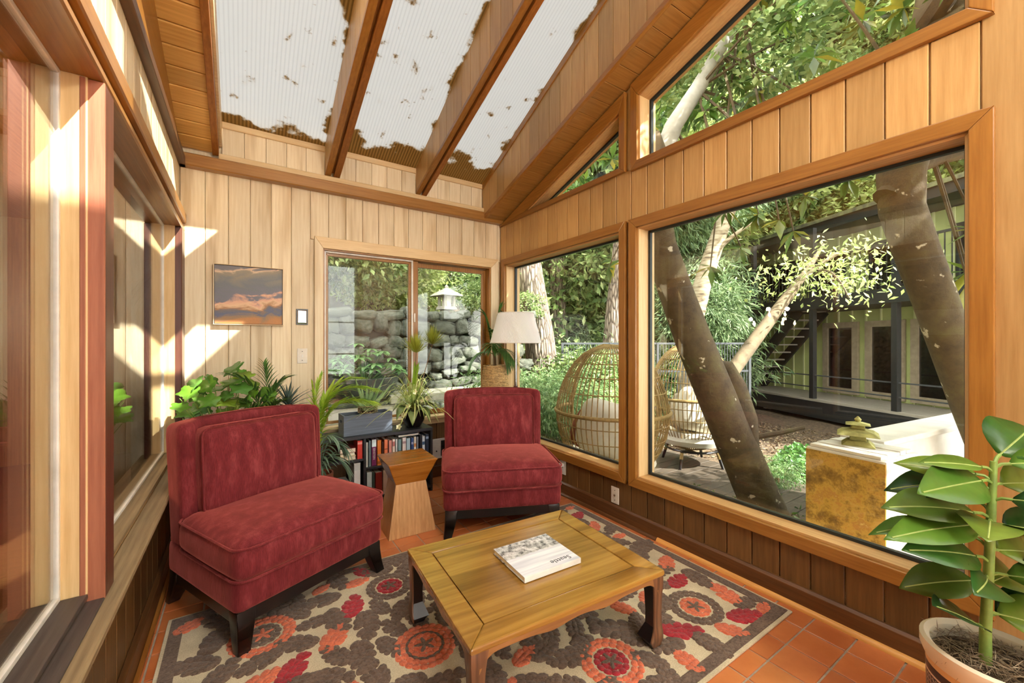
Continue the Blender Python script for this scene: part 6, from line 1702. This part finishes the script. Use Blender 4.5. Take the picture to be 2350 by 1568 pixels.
pg = thing('pagoda_ornament', 'small mossy stone pagoda ornament on top of the pedestal', 'ornament', (3.12, 0.9, 0.6195), .3)
M['mossstone'] = plain('mossy_stone', (176, 172, 108), 0.95, nscale=18, amount=0.4, bmp=0.8)
for z0, w0, z1, w1 in ((0, .16, .03, .1), (.03, .08, .065, .07), (.065, .2, .085, .15), (.085, .15, .1, .05), (.1, .07, .125, .06), (.125, .12, .14, .03)):
    MB().hexa([(x * w0 / 2, y * w0 / 2, z0) for x, y in ((-1, -1), (1, -1), (1, 1), (-1, 1))], [(x * w1 / 2, y * w1 / 2, z1) for x, y in ((-1, -1), (1, -1), (1, 1), (-1, 1))]).build('tier', M['mossstone'], pg, .004)
MB().lathe([(.012, .14), (.018, .155), (.006, .17), (0, .175)], 10).build('finial', M['mossstone'], pg, smooth=True)
pwl = thing('planter_wall', 'long pale concrete planter wall running back from the pedestal', 'wall', (3.35, 0.95, -0.4), math.radians(-7))
MB().box(0, 2.2, -.09, .09, 0, .98).build('wall', M['conc'], pwl, .012); MB().box(0, 2.2, -.12, .12, .98, 1.02).build('coping', M['conc'], pwl, .008)

# ---- metal fence
fe = thing('metal_fence', 'grey metal garden fence behind the egg chairs', 'fence', (5.44, 6.35, -0.5), math.atan2(4.4 - 6.35, 8.94 - 5.44))
FL = math.hypot(3.5, 1.95)
M['steel'] = plain('grey_steel', (84, 88, 92), 0.55, 0.3)
for k in range(5): MB().box(FL * k / 4 - .025, FL * k / 4 + .025, -.025, .025, 0, 1.72).build('post', M['steel'], fe)
for z in (.35, 1.1, 1.68): MB().box(0, FL, -.015, .015, z, z + .04).build('rail', M['steel'], fe)
mb = MB()
for k in range(66): mb.box(FL * k / 66 - .005, FL * k / 66 + .005, -.005, .005, .35, 1.68)
mb.build('bars', M['steel'], fe)

# ---- green building with deck and stairs
M['green'] = plain('green_siding', (196, 206, 138), 0.8, nscale=3, amount=0.12)
M['batten'] = plain('pale_green_batten', (228, 232, 180), 0.8, nscale=3, amount=0.1)
M['blackp'] = plain('black_paint', (38, 40, 42), 0.5)
M['taupe'] = plain('taupe_door_frame', (176, 160, 136), 0.6)
M['gdeck'] = wood('grey_deck_boards', (176, 168, 156), (136, 128, 116), 'X', 0.7, 0.1)
bl = thing('green_building', 'green board and batten house with black decks beyond the big window', 'building', (13.9, 7.1, -0.31), math.atan2(-.913, -.407))
def bp_(nm, mat, *a, par=bl, bev=0): return MB().box(*a).build(nm, mat, par, bev)
wl = bp_('wall', M['green'], -3.2, 9, 1.6, 5.5, -1.2, 4.6)
for k in range(31): bp_('batten', M['batten'], -3.1 + k * .39, -3.06 + k * .39, 1.57, 1.6, -.1, 4.6, par=wl)
dk_ = bp_('deck', M['blackp'], -.3, 9, 0, 1.6, -.5, -.06)
for k in range(11): bp_('deck_board', M['gdeck'], -.3, 9, .01 + k * .145, .145 + k * .145, -.06, 0, par=dk_)
uk = bp_('upper_deck', M['blackp'], -3.2, 9, 0, 1.6, 2.42, 2.74)
rf = bp_('roof', M['blackp'], -3.4, 9.3, .5, 6, 4.62, 4.85)
MB().hexa([(-3.4, .45, 4.85), (9.3, .45, 4.85), (9.3, 6, 4.85), (-3.4, 6, 4.85)], [(-3.4, .45, 4.95), (9.3, .45, 4.95), (9.3, 6, 6.3), (-3.4, 6, 6.3)]).build('roof_slope', plain('mossy_roof', (120, 122, 84), .9, nscale=4, amount=.6, col2=(70, 70, 60)), rf)
for x in (-3.1, -1.3, .46, 2.6, 4.66, 6.8, 8.8): bp_('post', M['blackp'], x - .06, x + .06, .02, .14, -.5, 4.62)
for z in (.3, .62): bp_('rail', M['steel'], .46, 9, .06, .1, z, z + .03)
rl = bp_('upper_rail', M['blackp'], -3.1, 9, .06, .1, 3.74, 3.79)
mb = MB()
for k in range(100): mb.box(-3.1 + k * .12, -3.085 + k * .12, .07, .09, 2.74, 3.74)
mb.build('balusters', M['blackp'], rl)
def glassdoor(x0, x1, z0, z1, mat, nm='glass_door'):
    d = MB().box(x0, x1, 1.5, 1.6, z0, z1)
    fr_ = bpy.data.objects.new(nm, None); COL.objects.link(fr_); fr_.parent = bl
    q_ = [(x0, z0), (x1, z0), (x1, z1), (x0, z1)]
    po_ = offset(q_, [-.16 if z1 - z0 > 1.5 else -.07] * 4)
    mbf = MB()
    for i in range(4):
        j = (i + 1) % 4; s4 = [po_[i], po_[j], q_[j], q_[i]]; mbf.hexa([(p[0], 1.5, p[1]) for p in s4], [(p[0], 1.58, p[1]) for p in s4])
    o = mbf.build('frame', mat, fr_)
    MB().hexa([(p[0], 1.55, p[1]) for p in po_], [(p[0], 1.57, p[1]) for p in po_]).build('pane', M['dpane'], fr_)
    return fr_
M['dpane'] = plain('dark_reflecting_pane', (26, 28, 28), 0.05, spec=1.0)
for x0, x1 in ((1.55, 2.6), (2.8, 3.75), (3.9, 4.9), (5.1, 6.1)): glassdoor(x0, x1, .05, 2.1, M['taupe'])
for x0, x1 in ((-.9, .5), (1.2, 2.2), (2.9, 4.2), (4.8, 6.2)): glassdoor(x0, x1, 2.95, 4.2, M['blackp'], 'window')
sh = MB().box(-3.1, -2.0, 1.54, 1.6, 2.8, 4.2).build('wood_shutter', M['brown_v'], bl)
for k in range(7): bp_('shutter_board', M['brown_v'], -3.08 + k * .155, -2.94 + k * .155, 1.52, 1.54, 2.82, 4.18, par=sh)
bp_('dark_doorway', M['blackp'], -3.1, -1.7, 1.55, 1.6, -.1, 2.2)
# curved canopy and stair
mb = MB()
for i in range(14):
    a0, a1 = math.pi * i / 14, math.pi * (i + 1) / 14
    f = lambda a, r: (-1.9 - r * 1.3 * math.cos(a), 2.35 + r * .55 * math.sin(a))
    q_ = [f(a0, 1), f(a1, 1), f(a1, .72), f(a0, .72)]
    mb.hexa([(p[0], -.2, p[1]) for p in q_], [(p[0], .3, p[1]) for p in q_])
mb.build('arched_canopy', M['blackp'], bl)
sr = MB()
for yy in (.35, 1.2): sr.bar((-.5, yy, .0), (1.9, yy, 2.45), .06, .3)
sr = sr.build('stair_stringers', M['blackp'], bl)
for k in range(10): bp_('stair_tread', M['gdeck'], -.48 + k * .245, -.22 + k * .245, .38, 1.17, .2 + k * .245, .24 + k * .245, par=sr)
for x in (.5, 3.5, 6.5): bp_('deck_pier', M['conc'], x, x + .3, .4, .7, -1.3, -.5)

# ---- outside the sliding window: terrace, rubble wall, planter, lantern
terr = MB().box(-4.5, 2.36, 3.66, 9.5, -.5, -.12).build('terrace_ground', plain('grey_paving', (150, 146, 136), .9, nscale=5, amount=.25, bmp=.4)); tag(terr, 'grey paved terrace behind the house', kind='structure')
bank = MB().hexa([(-6, 6.9, -.5), (4.8, 6.9, -.5), (4.8, 14, -.5), (-6, 14, -.5)], [(-6, 6.9, 1.6), (4.8, 6.9, 1.6), (4.8, 14, 3.2), (-6, 14, 3.2)]).build('earth_bank', M['mulch']); tag(bank, 'earth bank behind the stone wall', kind='structure')
M['stone'] = plain('lichened_stone', (96, 98, 88), .95, var=.5, nscale=5, amount=.45, bmp=.8, col2=(58, 64, 52))
sw = bp = MB().box(-1.2, 4.4, 6.5, 6.9, -.3, 1.62).build('stone_wall', plain('dark_mortar', (70, 68, 58), .95, nscale=20)); tag(sw, 'rough stone retaining wall seen through the sliding window', 'wall')
stones = []
for k in range(8):
    me = rbox(1, 1, 1, .28, 4); r_ = random.Random(k)
    for v in me.vertices: v.co += Vector((r_.uniform(-.05, .05), r_.uniform(-.05, .05), r_.uniform(-.06, .06)))
    me.materials.append(M['stone']); stones.append(me)
rw = random.Random(9); z = -.12
while z < 1.7:
    h = rw.uniform(.13, .26); x = -1.2 + rw.uniform(-.2, 0)
    while x < 4.35:
        w_ = rw.uniform(.16, .5)
        o = obj('stone', stones[rw.randrange(8)], M['stone'], sw, (x + w_ / 2, 6.47 + rw.uniform(-.04, .04), z + h / 2 + rw.uniform(-.05, .05)), (rw.uniform(-.1, .1), rw.uniform(-.3, .3), 0)); o.scale = (w_ * 1.1, .32 + rw.uniform(0, .1), h * rw.uniform(.9, 1.12))
        x += w_
    z += h
ld_ = MB().box(-.4, 1.9, 5.3, 5.9, -.119, .42).build('stone_ledge', M['conc']); tag(ld_, 'low stone ledge under the leafy planter outside the sliding window', 'ledge')
for k in range(7): plank('slab', M['stone'], ld_, -.4 + k * .33, -.4 + k * .33 + .32, 5.27, 5.93, .42, .47, .01)
pl = thing('garden_planter', 'dark round planter with big palmate leaves outside the sliding window', 'plant', (1.35, 5.6, .4705))
MB().lathe([(.3, 0), (.4, .12), (.44, .3), (.42, .31), (.38, .25), (0, .24)], 32).build('planter', plain('dark_planter', (70, 76, 74), .6), pl, smooth=True)
r7 = random.Random(2)
M['lf_horse'] = leafmat('palmate_leaves', [(84, 126, 74), (116, 156, 96), (98, 140, 84)], .3, .45)
for k in range(46):
    a = r7.uniform(0, 6.28); d = .42 * math.sqrt(r7.uniform(0, 1)); c = Vector((d * math.cos(a) * 1.15, d * math.sin(a), .34 + .42 * (1 - (d / .45) ** 2) * r7.uniform(.3, 1)))
    mb = MB()
    for j in range(6):
        b_ = 2 * math.pi * j / 6; v, f = blade(c, c + Vector((math.cos(b_) * .13, math.sin(b_) * .10 - .03, -.03 + .02 * math.sin(b_))), .055, arch=.1, n=5); mb.add(v, f)
    mb.tube([(d * .3 * math.cos(a), d * .3 * math.sin(a), .25), tuple(c)], .004, 4)
    mb.build('palmate_leaf', M['lf_horse'], pl, smooth=True)
ln = thing('stone_lantern', 'small stone lantern standing on the retaining wall', 'lantern', (3.0, 6.62, 1.8), .2)
LS = plain('lantern_stone', (190, 186, 170), .9, nscale=12, amount=.3)
frust_ = lambda w0, z0, w1, z1: MB().hexa([(x * w0 / 2, y * w0 / 2, z0) for x, y in ((-1, -1), (1, -1), (1, 1), (-1, 1))], [(x * w1 / 2, y * w1 / 2, z1) for x, y in ((-1, -1), (1, -1), (1, 1), (-1, 1))])
frust_(.28, 0, .24, .06).build('base', LS, ln, .006); 
for sx in (-1, 1):
    for sy in (-1, 1): MB().box(sx * .09 - .02, sx * .09 + .02, sy * .09 - .02, sy * .09 + .02, .06, .24).build('corner_post', LS, ln)
MB().box(-.06, .06, -.06, .06, .06, .24).build('light_box', M['white'], ln)
frust_(.44, .24, .3, .30).build('roof', LS, ln, .01); frust_(.3, .30, .06, .38).build('roof', LS, ln, .01); MB().lathe([(.03, .38), (.035, .41), (.0, .45)], 10).build('finial', LS, ln, smooth=True)
bn = thing('stone_bench', 'pale stone slab bench outside the right half of the sliding window', 'bench', (2.35, 5.5, -.12))
MB().box(-.75, .75, -.25, .25, .55, .66).build('slab', LS, bn, .012)
for sx in (-1, 1): MB().box(sx * .5 - .12, sx * .5 + .12, -.2, .2, 0, .55).build('support', LS, bn, .01)
for i, (x, y, z, s_, kd, lb) in enumerate(((-.2, 7.4, 2.3, .9, 'yellow', 'bright shrub on top of the stone wall, left of the sliding window mullion'), (1.2, 7.5, 2.5, 1.0, 'broad', 'green shrub on the stone wall behind the planter'), (2.6, 8.3, 2.5, .9, 'yellow', 'pale fern like shrub behind the stone lantern'), (4.6, 7.4, 1.9, .5, 'broad', 'shrub at the right end of the stone wall'))):
    t = thing('wall_shrub', lb, 'shrub', (x, y, 1.65), 0, 'shrubs on the stone wall')
    for k in range(3): 
        o = obj('foliage', CL[kd][k % 2], None, t, (rs.uniform(-.6, .6), rs.uniform(-.3, .3), z - 1.9 + rs.uniform(0, .9)), (0, 0, rs.uniform(0, 6))); o.scale = (s_, s_, s_ * .85)
    MB().tube([(0, 0, -.1), (.03, 0, z - 1.5)], .03, 6).build('stem', M['bark'], t)
